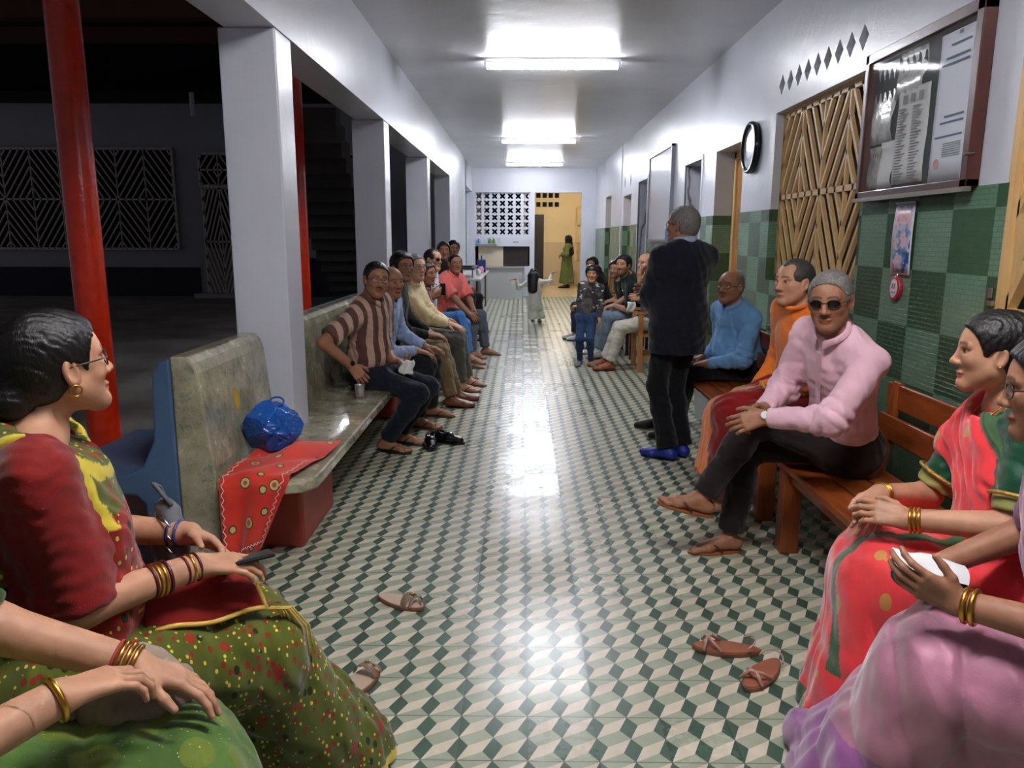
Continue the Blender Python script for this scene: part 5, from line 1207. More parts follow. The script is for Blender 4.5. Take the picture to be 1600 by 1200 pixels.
@who
def woman_far():
    p = Person('person', 'woman in a long olive green dress and black veil standing in the far yellow room', (1.36, 23.1, .92), at(887, 374, 23.1), 160, .98, 'brown', look=(150, 0), fem=True, standing=True)
    p.leg(1, V(1.30, 23.0, .08), (-1, 0, 0), pole=p.fwd).leg(-1, V(1.40, 23.2, .08), (-1, .1, 0), pole=p.fwd); p.arm(1, p.pel+V(-.16, -.10, .08), V(.3, -.8, -.6), f=(-.6, .3, -.6)); p.arm(-1, p.pel+V(-.16, .12, .1), V(.3, .8, -.6), f=(-.6, -.3, -.6))
    p.body(hair='long', hairmat='black', feet=None); G = cloth('olive_dress', (92, 106, 64)); p.shirt(G, 'long', collar=False, name='dress_top')
    F = Field(); F.cap(p.pel, p.pel+V(0, 0, -.5), .15, .19, k=.05, side=p.lft, w=1.1); F.cap(p.pel+V(0, 0, -.5), p.pel+V(0, 0, -.72), .19, .23, k=.05); F.plane((0, 0, .14), (0, 0, -1)); p.garment('dress_skirt', G, F, h=.014, disp=folds(.012, .12, (1, 1, 0), 1.0, 3, along=V(0, 0, 1)))
    F = Field(); F.ell(p.P(-.03, 0, .02), V(.105, .095, .11), p.A); F.cap(p.P(-.04, 0, -.02), p.N-p.cf*.05-p.sup*.25, .10, .14, k=.06, side=p.cl, w=1.2); v, f = skin_mesh(F, .014); to_object('veil', v, f, cloth('black_veil', (15, 14, 18)), p.root); p.shoes(M_blackpl)

@who
def man_striped():
    p = Person('person', 'moustached man in a brown and beige striped short-sleeved shirt on the stone bench', (-1.10, 5.34, .555), at(588, 437, 5.17), -12, 1.02, 'brown', chest=-24, look=(-62, -2), near=True, tilt=-7, belly=.03, girth=1.03)
    p.leg(-1, V(-.96, 5.22, .08), (.9, -.3, 0)).leg(1, V(-.90, 5.44, .08), (.9, -.2, 0))
    p.arm(-1, at(549, 572, 4.98), V(-.25, -.35, -.7), f=(.65, -.05, -.75), n=(.5, .2, -.7), th=(.6, .6, 0), curl=.75); p.arm(1, at(612, 562, 5.22), V(-.3, .7, -.8), f=(.85, -.35, -.1), n=(0, -.2, .9), th=(0, -.6, .5), curl=.6)
    p.body(hair='short', hairmat='black', glasses='clear', beard=((.25, .2, .18), .12, .85), jaw=1.03)
    sh = cloth('striped_shirt', (188, 156, 140), stripes=('v', .085, (98, 66, 58), .5, tuple(nrm(p.cl+p.cf*.25)))); p.shirt(sh, 'short', off=.015, slack=.020, amp=.009, seed=5, hang=0)
    p.trousers(cloth('navy_trousers', (20, 26, 40), .8), tuck=True); p.sandals(simple('black_rubber', (22, 22, 24), .5)); face_watch(p, -1, t=.93, r=.030, face=M_blackpl)
    c = at(634, 572, 5.12); m = MB(); P_ = np.array([[c+V(.016*(i-2.5)+.01*math.sin(j), .014*math.sin(1.7*i+j), -.016*(j-2.5)+.008*math.cos(2*i)) for j in range(7)] for i in range(7)]); m.grid(P_)
    tag(m.build('paper_tissue', simple('white_paper', (228, 228, 228), .7), smooth=True, solid=.002, loc=c), 'crumpled white tissue in the hand of the man in the striped shirt', 'tissue')

@who
def man_bald_beard():
    p = Person('person', 'bald man with a short white beard in a pale blue long-sleeved shirt', (-1.16, 5.98, .555), at(612, 441, 5.82), -6, 1.03, 'brown', look=(-48, -2), near=True, chest=-14)
    p.leg(-1, V(-.82, 5.90, .08), (.95, -.25, 0)).leg(1, V(-.76, 6.30, .08), (1, -.1, 0)); p.arm(-1, at(650, 548, 5.86), V(-.5, -.6, -.6), f=(.9, .1, -.2), n=(0, 0, -1), th=(0, 1, 0)); p.arm(1, at(664, 542, 6.1), V(-.4, .6, -.6), f=(.95, -.1, -.1), n=(0, 0, -1), th=(0, -1, 0))
    p.body(hair='bald', hairmat='stub', beard=((.95, .92, .90), .85, .8)); p.shirt(cloth('pale_blue_shirt', (158, 176, 212)), 'long', amp=.010, seed=2); p.trousers(cloth('charcoal_trousers', (26, 26, 32))); p.sandals(simple('brown_sandal', (80, 50, 40), .5))

@who
def man_khaki():
    p = Person('person', 'man in a black jumper, khaki trousers and pointed brown shoes', (-1.16, 6.66, .555), at(629, 417, 6.5), 0, 1.05, 'brown', look=(-50, 0)); p.leg(-1, V(-.62, 6.66, .08), (1, -.05, 0)).leg(1, V(-.60, 6.95, .08), (1, 0, 0)); seat_arms(p, along=.33, inward=.03)
    p.body(hair='thick', hairmat='black', glasses='clear', beard=((.6, .58, .56), .5, .5), feet=None); p.shirt(cloth('black_jumper', (15, 15, 17)), 'long', collar=False); p.trousers(cloth('khaki_trousers', (128, 108, 76)), amp=.008); p.shoes(simple('brown_brogue', (122, 66, 36), .35, coat=.4))

@who
def man_cream():
    p = Person('person', 'grey haired man in a cream long-sleeved shirt and grey trousers with spectacles', (-1.06, 7.36, .555), at(650, 418, 7.10), -4, 1.05, 'fair', look=(-48, 0)); p.leg(-1, V(-.60, 7.35, .08), (1, -.05, 0)).leg(1, V(-.56, 7.66, .08), (1, 0, 0)); seat_arms(p, along=.34, inward=.08, up=.11)
    p.body(hair='short', hairmat='grey', glasses='clear', jaw=.97); p.shirt(cloth('cream_shirt', (226, 204, 162)), 'long', amp=.010, off=.02); p.trousers(cloth('grey_trousers', (92, 92, 84)), cuff=.03); p.sandals(simple('brown_sandal', (80, 50, 40), .5), simple('slate_strap', (60, 64, 76), .5))

@who
def man_floral():
    p = Person('person', 'dark haired man half hidden between the cream shirt and the leaf print shirt', (-1.12, 7.95, .555), at(667, 428, 7.85), -4, 1.0, 'brown', look=(-30, 0)); seat_legs(p, out=(.46, .5)); seat_arms(p, along=.30)
    n = NT('floral_print'); f = n.noise(n.coord(), 24, 2); n.base(n.ramp(f, [(.48, srgb(206, 182, 186)[:3]), (.5, srgb(150, 70, 80)[:3])])); n.set(Roughness=.8)
    p.body(hair='thick', hairmat='black'); p.shirt(n.m, 'short'); p.trousers(cloth('black_denim', (30, 30, 36))); p.sandals(simple('black_rubber', (22, 22, 24), .5))

@who
def man_sunglasses():
    p = Person('person', 'man in dark glasses, white leaf print shirt and blue jeans, holding up a phone', (-1.10, 8.68, .555), at(677, 406, 8.42), -8, 1.02, 'tan', look=(-30, 0), tilt=-4)
    p.leg(1, V(-.62, 8.72, .08), (1, -.1, 0)); p.leg(-1, at(752, 542, 8.30)*0+V(-.58, 8.42, .20), (.9, -.3, -.1), pole=V(.5, 0, 1.6))
    ph = at(692, 452, 8.15); p.arm(-1, ph+V(-.12, -.02, -.07), V(-.4, -.6, -.8), f=(.9, .2, .35), n=(.2, .7, .6), th=(0, .1, 1), curl=.8); p.arm(1, ph+V(-.08, .13, -.08), V(-.3, .6, -.8), f=(.8, -.6, .3), n=(.2, -.7, .5), th=(0, -.1, 1), curl=.8)
    n = NT('leaf_print'); vo = n.node('ShaderNodeTexVoronoi'); vo.inputs['Scale'].default_value = 16; n.link(n.coord((1, 1, 1.8), (.5, .3, .8)), vo.inputs['Vector']); n.base(n.mix(n.math('LESS_THAN', vo.outputs['Distance'], .30), srgb(214, 220, 226), srgb(46, 54, 66))); n.set(Roughness=.8)
    p.body(hair='receding', hairmat='brown', glasses='dark'); p.shirt(n.m, 'short', slack=.02); p.trousers(cloth('bright_jeans', (62, 112, 172)), amp=.006); p.sandals(simple('grey_sandal', (110, 104, 100), .5))
    t = thing('mobile_phone', 'black phone held upright by the man in dark glasses', 'phone', ph); MB().obox(ph, V(.030, -.02, 0), nrm(V(.4, .6, 0))*.004, V(0, 0, .062)).build('case', M_blackpl, t, bevel=.003)

@who
def man_coral():
    p = Person('person', 'man in a coral pink shirt, grey trousers and spectacles, hands joined between his knees', (-.98, 9.72, .555), at(711, 412, 9.6), -22, 1.04, 'brown', look=(-62, 0), chest=-35, girth=1.06)
    p.leg(-1, V(-.62, 9.46, .08), (.9, -.3, 0)); p.leg(1, V(-.46, 9.74, .08), (.95, -.1, 0)); p.arm(-1, at(735, 492, 9.35), V(-.2, -.7, -.7), f=(.7, .2, -.6), n=(0, .8, -.2), th=(.5, 0, .8), curl=.7); p.arm(1, at(740, 486, 9.5), V(.3, .8, -.7), f=(.3, -.6, -.6), n=(-.3, -.7, -.3), th=(.5, 0, .8), curl=.7)
    p.body(hair='crop', hairmat='black', glasses='clear'); p.shirt(cloth('coral_shirt', (226, 112, 104)), 'short', collar=True, off=.022, slack=.03); p.trousers(cloth('slate_trousers', (84, 90, 100))); p.sandals(simple('grey_sandal', (110, 104, 100), .5))

@who
def youths():
    for nm, lab, px, y, hm in (('a', 'youth in black with thick black hair sitting behind the man in the coral shirt', at(693, 392, 10.35), 10.45, 'thick'), ('b', 'young man, only the dark hair showing beyond the coral shirted man', at(709, 389, 11.2), 11.3, 'thick')):
        p = Person('person', lab, (px[0]-.06, y, .69), px, -30, 1.0, 'brown', look=(-75, 0)); seat_legs(p, out=(.4, .42), dz=.20); seat_arms(p); p.body(hair=hm, hairmat='black', feet=None); p.shirt(cloth('black_tee', (18, 18, 20)), 'short', collar=False); p.trousers(cloth('black_denim', (30, 30, 36))); p.shoes(simple('grey_trainer', (120, 124, 130), .6))
#==FURNITURE AND SMALL THINGS==
# ---- stone bench along the arcade, backed by a blue painted one on the courtyard side
def stone_bench():
    b = thing('stone_bench', 'long worn grey-green terrazzo bench with high back set between the white columns', 'bench', (-1.3, 8.0, 0))
    pl = [(-1.34, 3.19), (-1.20, 3.17), (-1.02, 3.15), (-.95, 3.17), (-.905, 3.24), (-.90, 3.36), (-.90, 13.3), (-1.34, 13.3)]
    for y in reversed(COLY[1:3]): pl += [(-1.34, y+.30), (-1.232, y+.30), (-1.232, y-.02), (-1.34, y-.02)]
    y = COLY[0]; pl += [(-1.34, y+.30), (-1.232, y+.30), (-1.232, y-.02), (-1.34, y-.02)]
    MB().prism(pl, (0, 0, .395), (1, 0, 0), (0, 1, 0), (0, 0, 1), .055).build('seat', M_stone, b, bevel=.012)
    prof = [(-1.338, .02), (-1.338, .50), (-1.352, .60), (-1.385, .92), (-1.40, .965), (-1.43, .992), (-1.50, .995), (-1.50, .02)]
    blue = [(-1.502, .0), (-1.502, .985), (-1.55, .97), (-1.585, .92), (-1.60, .62), (-1.66, .50), (-1.74, .465), (-2.12, .455), (-2.13, .39), (-1.70, .37), (-1.66, .33), (-1.64, -.06), (-1.505, -.06)]
    for (a, c) in ((3.19, 4.05), (4.36, 7.12), (7.43, 10.34), (10.65, 13.40)):
        MB().prism(prof, (0, a, 0), (1, 0, 0), (0, 0, 1), (0, 1, 0), c-a).build('backrest', M_stone, b, bevel=.010)
    MB().prism(blue, (0, 3.19, 0), (1, 0, 0), (0, 0, 1), (0, 1, 0), .86).build('blue_rear_bench', M_blue, b, bevel=.012)
    MB().prism([(x-.04, z) for x, z in blue], (0, 4.36, 0), (1, 0, 0), (0, 0, 1), (0, 1, 0), 9.0).build('blue_rear_bench', M_blue, b, bevel=.012)
    for (a, c) in ((3.50, 4.10), (6.2, 6.8), (9.0, 9.6), (12, 12.6)):
        MB().box((-1.335, a, 0), (-1.055, c, .395)).build('support', M_redp, b, bevel=.02)
stone_bench()
n = 14; MB().prism([(math.cos(t)*.032, math.sin(t)*.055) for t in np.linspace(0, 2*math.pi, n, False)], (-1.3655, 3.56, .735), (0, 1, 0), (-.08, 0, 1), (1, 0, 0), .003).build('yellow_paint_mark', simple('turmeric_stain', (176, 140, 40), .5), [o for o in bpy.data.objects if o.name == 'stone_bench'][0])
# ---- wooden slatted benches
def wood_bench(label, x0, x1, y0, y1, legs, back=1, arm=False):
    b = thing('wooden_bench', label, 'bench', ((x0+x1)/2, (y0+y1)/2, 0), 'varnished wooden benches'); w = (x1-x0-.02)/3; s = 1 if back > 0 else -1
    for k in range(3):
        a = x0+k*(w+.01); MB().box((a, y0, .415), (a+w, y1, .447)).build('seat_plank', M_wood_y, b, bevel=.006)
    xb = x1+.005 if s > 0 else x0-.005
    for k, (z0, z1) in enumerate(((.57, .685), (.715, .83))):
        a = xb+s*(.03+.03*k); MB().box((min(a, a+s*.025), y0, z0), (max(a, a+s*.025), y1, z1)).build('back_slat', M_wood_y, b, bevel=.006)
    for y in legs:
        fx = x0+.05 if s > 0 else x1-.05; bx = x1-.02 if s > 0 else x0+.02
        MB().box((fx-.045, y-.04, 0), (fx+.045, y+.04, .415)).build('leg', M_wood_z, b, bevel=.005)
        MB().bar((bx, y, 0), (bx+s*.03, y, .45), .07, .05, up=(1, 0, 0)).bar((bx+s*.045, y, .40), (bx+s*.10, y, .84), .06, .03, up=(1, 0, 0)).build('leg', M_wood_z, b, bevel=.005)
        MB().box((min(fx, bx), y-.02, .34), (max(fx, bx), y+.02, .40)).build('rail', M_wood_y, b, bevel=.004)
    MB().box((x0+.03, y0+.04, .36), (x0+.055, y1-.04, .41)).build('rail', M_wood_y, b, bevel=.003)
    return b
wood_bench('varnished slatted wooden bench under the notice board, holding the man in pink', 1.25, 1.69, .75, 3.60, (3.52, 2.2, .9))
wood_bench('varnished slatted wooden bench with the man in orange and the man in light blue', 1.27, 1.69, 3.86, 6.35, (3.95, 5.2, 6.2))
wood_bench('varnished wooden bench hidden under the two women in green sarees', -1.33, -.88, .35, 2.30, (.5, 2.2), back=-1)
def chair(label, x, y, face, mat, arms=True, z=.42, carved=False):
    c = thing('wooden_armchair', label, 'chair', (x, y, 0)); a = math.radians(face); f = V(math.cos(a), math.sin(a), 0); l = V(-math.sin(a), math.cos(a), 0); o = V(x, y, 0); Z = V(0, 0, 1)
    MB().obox(o+Z*z, f*.23, l*.25, Z*.018).build('seat', mat, c, bevel=.006)
    for q in (1, -1):
        MB().bar(o+f*.21+l*q*.24, o+f*.21+l*q*.24+Z*.66, .055, .055, up=f).build('leg', mat, c, bevel=.004); MB().bar(o-f*.22+l*q*.24, o-f*.30+l*q*.24+Z*.90, .045, .045, up=f).build('leg', mat, c, bevel=.004)
        MB().bar(o+f*.27+l*q*.24+Z*.675, o-f*.27+l*q*.24+Z*.675, .07, .03).build('armrest', mat, c, bevel=.006); MB().bar(o+f*.2+l*q*.24+Z*.16, o-f*.2+l*q*.24+Z*.16, .03, .05).build('rail', mat, c)
    MB().bar(o-f*.30-l*.24+Z*.88, o-f*.30+l*.24+Z*.88, .03, .09, up=Z).bar(o-f*.27-l*.24+Z*.60, o-f*.27+l*.24+Z*.60, .03, .05, up=Z).build('back_rail', mat, c, bevel=.006)
    for k in range(5): MB().bar(o-f*.27+l*(k-2)*.09+Z*.60, o-f*.295+l*(k-2)*.09+Z*.87, .022, .02, up=f).build('spindle', mat, c)
    return c
chair('light wooden armchair with the bald man in cream trousers', 1.55, 8.76, 180, M_chairwood)
chair('light wooden chair with spindle back showing left of the small boy', 1.22, 11.9, 200, M_chairwood)
def bench_seat(label, x, y, mat=M_darkwood):
    c = thing('stool', label, 'stool', (x, y, 0)); MB().box((x-.2, y-.2, .40), (x+.2, y+.2, .44)).build('seat', mat, c, bevel=.006)
    for i in (-1, 1):
        for j in (-1, 1): MB().box((x+i*.17-.02, y+j*.17-.02, 0), (x+i*.17+.02, y+j*.17+.02, .40)).build('leg', mat, c)
bench_seat('dark wooden stool under the bearded man in the green polo', 1.54, 9.62); bench_seat('dark wooden stool under the man behind the green polo', 1.54, 10.5); 
bench_seat('dark wooden stool under the young man in the hooded top', 1.24, 11.35)

# ---- on the stone bench: blue bag, red printed cloth, steel cup
c = V(-1.205, 3.60, .582); bm = NT('blue_film'); bm.base(srgb(24, 92, 182)); bm.set(Roughness=.24); bm.b.inputs['Transmission Weight'].default_value = .12; bm.b.inputs['Specular IOR Level'].default_value = .7
def crumpled_bag():
    r = np.random.default_rng(12); U = nrm_rows(r.normal(size=(46, 3))); dU = r.uniform(.80, 1.04, 46); W = nrm_rows(r.normal(size=(26, 3))); na, nb = 110, 70; P_ = np.zeros((nb, na, 3))
    for i in range(nb):
        th = math.pi*i/(nb-1)
        for k in range(na):
            a = 2*math.pi*k/(na-1); d = V(math.sin(th)*math.cos(a), math.sin(th)*math.sin(a), math.cos(th)); q = U@d; rad = np.min(np.where(q > .05, dU/np.maximum(q, .05), 9))
            rad = min(rad, 1.12)-.05*np.min(np.abs(W@d))**.5*2.2-.07*math.exp(-(abs(math.sin(5*a+4*th)))*6)*math.sin(th)+(.16*max(0, d[2])**3*abs(math.sin(1.5*a+.6)))
            P_[i, k] = c+d*rad*V(.150, .140, .128)
    P_[..., 2] = np.maximum(P_[..., 2], .484); return P_
def nrm_rows(A): return A/np.linalg.norm(A, axis=1)[:, None]
rt = thing('plastic_bag', 'crumpled blue plastic bag on the stone bench beside the first white column', 'bag', (c[0], c[1], .455)); MB().grid(crumpled_bag()).build('bag_body', bm.m, rt)
MB().tube([c+V(.02, 0, .13)+V(.035*math.cos(a), .012*math.sin(a), .02*math.sin(a)) for a in np.linspace(0, 2*math.pi, 14, False)], .005, 6, closed=True).build('handle', bm.m, rt, smooth=True)
def red_cloth():
    n = NT('red_paisley'); v = n.coord(); vo = n.node('ShaderNodeTexVoronoi'); vo.inputs['Scale'].default_value = 13; n.link(n.coord((1, 1, .8)), vo.inputs['Vector']); d = vo.outputs['Distance']; f = n.noise(v, 6, 3)
    base = n.ramp(f, [(.3, srgb(196, 26, 14)[:3]), (.7, srgb(226, 58, 26)[:3])]); sc = n.node('ShaderNodeSeparateColor'); n.link(vo.outputs['Color'], sc.inputs[0]); on = n.math('GREATER_THAN', sc.outputs[1], .35)
    base = n.mix(n.math('MULTIPLY', on, n.math('LESS_THAN', d, .30)), base, srgb(60, 40, 22)); base = n.mix(n.math('MULTIPLY', on, n.math('LESS_THAN', d, .25)), base, srgb(190, 190, 110)); base = n.mix(n.math('MULTIPLY', on, n.math('LESS_THAN', d, .13)), base, srgb(190, 60, 40))
    n.base(base); n.set(Roughness=.7); n.b.inputs['Sheen Weight'].default_value = .3; M = n.m
    nu, nv = 46, 34; P_ = np.zeros((nu, nv, 3)); r = np.random.default_rng(5)
    for i in range(nu):
        for j in range(nv):
            a, b = i/(nu-1), j/(nv-1); hang = .43; 
            if a < .52:                       # lying on the seat
                t = a/.52; y = 3.72-.56*t; x = -1.31+.36*b*(1.0-.15*t)+.05*(1-t); z = .458+.010*(1+math.sin(9*b+5*t+math.sin(7*t)))+.016*abs(math.sin(6*t+4*b))+.03*math.exp(-((b-.5)**2+(t-.25)**2)*14)
            else:
                t = (a-.52)/.48; y = 3.145-.012*math.sin(3*t)-.022*math.sin(11*b+2*t)*t**.5; x = -1.31+.31*b*(1-.50*t)+.02*t; z = .462-hang*t*(1-.30*b)-.012*t*math.sin(9*b)
                if t < .12: z -= 0; y = 3.155-.02*min(1, t*9)
            P_[i, j] = (x, y, z)
    o = MB().grid(P_).build('printed_cloth', M, smooth=True, solid=.004, loc=(-1.16, 3.3, .46), sub=1)
    tag(o, 'red cloth with paisley print hanging over the near end of the stone bench', 'cloth')
    mb = MB()
    for col in (2, nv-4):
        pts = [P_[i, col]+V(0, -.003, .006)+V(.006*(-1)**i, 0, 0) for i in range(14, nu-2)]; mb.tube(pts, .0022, 5)
    pts = [P_[nu-4, j]+V(0, -.006, .005*(-1)**j) for j in range(2, nv-3)]; mb.tube(pts, .0022, 5); mb.build('white_edging', cloth('cotton_edging', (226, 214, 200)), o, smooth=True)
red_cloth()
MBs = MB().tube([V(-1.02, 3.74, .462)+V(.035*math.cos(a), .022*math.sin(a), .006*math.sin(2*a)) for a in np.linspace(0, 2*math.pi, 16, False)], .006, 6, closed=True).tube([(-1.04, 3.76, .463), (-1.10, 3.79, .463), (-1.12, 3.76, .463)], .006, 6)
tag(MBs.build('black_strap', M_blackpl, smooth=True, loc=(-1.04, 3.74, .455)), 'looped black strap beside the blue plastic bag on the bench', 'strap')
cup = MB().lathe((-1.065, 4.93, .452), [(0, .001), (.026, 0), (.030, .03), (.034, .085), (.037, .09), (.034, .088), (.030, .08), (.026, .006), (0, .006)], 24)
tag(cup.build('steel_cup', M_steel, smooth=True, loc=(-1.065, 4.93, .452)), 'small steel tumbler on the stone bench by the striped shirt man', 'cup')

# ---- loose footwear on the floor
def ring_pts(L, W, n=32, waist=.12): 
    return [(math.cos(t)*L/2, math.sin(t)*W/2*(1+waist*math.cos(t)-.10*math.cos(2*t))) for t in [2*math.pi*i/n for i in range(n)]]
def loose_sandal(name, label, c, ang, sole, strap, L=.24, W=.085, style='mule', group=None, h=.016):
    a = math.radians(ang); t = V(math.cos(a), math.sin(a), 0); s = V(-math.sin(a), math.cos(a), 0); c = V(c[0], c[1], 0.0); Z = V(0, 0, 1)
    r = thing(name, label, 'sandal', c, group); MB().prism(ring_pts(L, W), c+Z*.001, t, s, Z, h).build('sole', simple('sole_edge', (120, 80, 56), .6), r, bevel=.003)
    MB().prism(ring_pts(L*.95, W*.90), c+Z*(h+.001), t, s, Z, .003).build('insole', sole, r)
    def strap_(pts, w, nm='strap'):
        P_ = []; n = 12
        for i in range(n):
            u_ = i/(n-1); k = u_*(len(pts)-1); i0 = min(int(k), len(pts)-2); q = pts[i0]*(1-(k-i0))+pts[i0+1]*(k-i0); P_.append([q-t*w/2, q+t*w/2])
        MB().grid(np.array(P_)).build(nm, strap, r, smooth=True, solid=.004, sub=1)
    e = W*.5; b = h+.004
    arch = lambda x, w, hh: strap_([c+t*x+s*math.cos(th)*e*1.02+Z*(b+math.sin(th)*hh) for th in np.linspace(0, math.pi, 9)], w)
    if style == 'mule':
        arch(.045*L/.24, .030, .040); arch(.078*L/.24, .014, .032); MB().tube([c+t*.055+Z*(b+.036), c+t*.085+s*.01+Z*(b+.03), c+t*.105+Z*(b)], .004, 6).build('toe_loop', strap, r, smooth=True)
        MB().lathe(c+t*.06+Z*(b+.042), [(.010, 0), (.010, .003), (.006, .004)], 14).build('stud', M_gold, r)
    else:
        for q in (1, -1): MB().tube([c+t*.02*L/.24+s*q*e+Z*b, c+t*.055+s*q*e*.6+Z*(b+.028), c+t*.075-s*q*e*.3+Z*(b+.034), c+t*.085-s*q*e*.95+Z*b], .006, 6).build('strap', strap, r, smooth=True)
        MB().tube([c-t*.065+s*e*math.cos(th)*1.0-t*.035*math.sin(th)+Z*(b+.018+.022*math.sin(th)) for th in np.linspace(0, math.pi, 12)], .0032, 6).build('ankle_strap', strap, r, smooth=True)
M_beigele = simple('beige_insole', (196, 172, 150), .55); M_bronze = simple('bronze_strap', (150, 126, 104), .35, .3); M_tan = simple('tan_insole', (150, 88, 62), .5, var=.15); M_rose = simple('rose_strap', (190, 150, 138), .35, .2)
loose_sandal('sandal', 'flat beige sandal with a toe loop lying alone mid floor', (-.495, 2.93), -28, M_beigele, M_bronze, .235)
loose_sandal('sandal', 'flat beige strappy sandal near the hem of the green and red saree', (-.545, 2.335), 68, M_beigele, M_bronze, .235)
loose_sandal('sandal', 'brown leather sandal with pale straps lying left, farther from the coral saree', (.765, 2.585), 172, M_tan, M_rose, .25, style='strap')
loose_sandal('sandal', 'brown leather sandal with pale straps crossing its mate, next to the coral saree', (.845, 2.42), 228, M_tan, M_rose, .25, style='strap')
def loose_shoe(label, c, ang):
    a = math.radians(ang); t = V(math.cos(a), math.sin(a), 0); s = V(-math.sin(a), math.cos(a), 0); c = V(*c, 0); Z = V(0, 0, 1); r = thing('leather_shoe', label, 'shoe', c, 'black leather shoes left on the floor')
    F = Field(); F.cap(c-t*.085+Z*.045, c+t*.02+Z*.045, .040, .040, k=.02, side=s, w=.95); F.cap(c+t*.02+Z*.035, c+t*.105+Z*.026, .038, .028, k=.02, side=s, w=1.25); F.cap(c-t*.09+Z*.06, c-t*.05+Z*.075, .034, .032, k=.02)
    F.cap(c-t*.085+Z*.085, c-t*.01+Z*.090, .026, .024, k=.01, mode='s'); F.plane(c+Z*.014, -Z); v, f = skin_mesh(F, .0045); L_ = simple('black_shoe_leather', (14, 14, 17), .22, coat=.5); o = to_object('upper', v, f, L_, r)
    MB().prism(ring_pts(.285, .09), c+Z*.001+t*.005, t, s, Z, .014).build('sole', M_blackpl, r); MB().obox(c-t*.095+Z*.010, t*.03, s*.033, Z*.009).build('heel', M_blackpl, r)
loose_shoe('black leather slip-on shoe pointing at the camera, left of the empty pair', (-.655, 5.36), 278); loose_shoe('black leather slip-on shoe pointing right, right of the empty pair', (-.545, 5.47), -22)

# ---- right wall: notice board, poster, round mirror, whiteboard, switch
def notice_board():
    y0, y1, z0, z1, x0 = 3.235, 4.29, 1.708, 2.44, XR-.058
    r = thing('notice_board', 'dark wood framed glazed notice board full of papers on the right wall', 'notice board', (XR, (y0+y1)/2, z0)); fw = .05
    MB().box((x0, y0, z0), (XR-.002, y1, z0+fw*.7)).box((x0, y0, z1-fw), (XR-.002, y1, z1)).box((x0, y0, z0), (XR-.002, y0+fw*1.0, z1)).box((x0, y1-fw*.8, z0), (XR-.002, y1, z1)).build('frame', M_darkwood, r, bevel=.004)
    MB().box((x0-.010, y0-.01, z0-.018), (x0+.02, y1+.01, z0+.002)).build('bottom_trim', simple('aluminium_strip', (150, 140, 132), .35, .7), r)
    MB().box((XR-.012, y0+.03, z0+.02), (XR-.006, y1-.03, z1-.03)).build('backing', simple('dark_green_felt', (26, 50, 46), .9), r)
    def sheet(ya, yb, za, zb, mat, name='notice_sheet', wob=.004, x=XR-.018):
        n, m = 10, 8; P_ = np.array([[(x-wob*math.sin(3*i+2*j*.7)*.5-wob*math.sin(j*.9), ya+(yb-ya)*i/(n-1), za+(zb-za)*j/(m-1)) for j in range(m)] for i in range(n)]); return MB().grid(P_).build(name, mat, r, smooth=True, solid=.001)
    W1 = simple('notice_paper', (206, 208, 206), .6, var=.05); W2 = simple('notice_paper_blue', (214, 220, 232), .6); SIL = simple('crinkled_film', (186, 190, 188), .22, 0, var=.40, vscale=14, bump=1.0, bscale=9); INK = simple('faint_ink', (120, 124, 128), .8); BLU = simple('blue_ink', (70, 96, 140), .8)
    zt = lambda k: z0+.04+(z1-z0-.09)*k
    sheet(4.00, 4.235, zt(.36), zt(.97), SIL, 'plastic_film', .012); sheet(3.72, 3.985, zt(.66), zt(.98), SIL, 'plastic_film', .012, XR-.022)
    g = sheet(4.11, 4.245, zt(.0), zt(.34), simple('sketch_print', (150, 152, 146), .6, var=.35, vscale=26), wob=.006); sheet(3.95, 4.10, zt(.0), zt(.36), W1, wob=.008, x=XR-.026)
    s2 = sheet(3.645, 3.94, zt(.02), zt(.70), W1, wob=.003, x=XR-.030); s3 = sheet(3.325, 3.60, zt(.0), zt(.97), W2, wob=.002, x=XR-.024)
    xx = XR-.0355; mb = MB()
    for a in (3.70, 3.775, 3.85): mb.box((xx, a, zt(.60)), (xx+.002, a+.035, zt(.66)))
    mb.build('small_photo', simple('grey_photo', (110, 112, 112), .6), s2); mb = MB()
    for col in (3.665, 3.80):
        for k in range(26):
            w = .05+.05*((k*37+int(col*100)) % 7)/7; z = zt(.05)+(zt(.56)-zt(.05))*k/25; mb.box((xx, col+.12-w, z), (xx+.0015, col+.12, z+.005))
    mb.build('text_lines', INK, s2); mb = MB(); xx = XR-.0285
    for k, z in enumerate((.88, .80, .76, .42, .38, .29)): mb.box((xx, 3.36, zt(z)), (xx+.0015, 3.36+.15+.03*(k % 3), zt(z)+.007))
    mb.build('underlines', BLU, s3); mb = MB()
    for k in range(7): mb.box((xx, 3.36, zt(.16+.014*k)), (xx+.0015, 3.50, zt(.16+.014*k)+.003))
    mb.box((xx, 3.43, zt(.94)), (xx+.0015, 3.455, zt(.96))); mb.build('text_lines', INK, s3); MB().lathe((xx+.001, 3.54, zt(.12)), [(0, 0), (.022, 0), (.022, .001)], 20, (-1, 0, 0)).build('red_stamp', simple('stamp_pink', (206, 150, 150), .7), s3)
    gm = bpy.data.materials.new('board_glass'); gm.use_nodes = True; b_ = gm.node_tree.nodes['Principled BSDF']; b_.inputs['Alpha'].default_value = .05; b_.inputs['Roughness'].default_value = .05; b_.inputs['Base Color'].default_value = (.9, .9, .9, 1)
    MB().box((x0+.012, y0+.045, z0+.03), (x0+.014, y1-.035, z1-.045)).build('glass', gm, r)
    MB().tube([(x0-.004, y0+.02, z0+.13), (x0-.010, y0+.005, z0+.13), (x0+.02, y0-.006, z0+.132)], .005, 6).build('latch', M_steel, r)
notice_board()
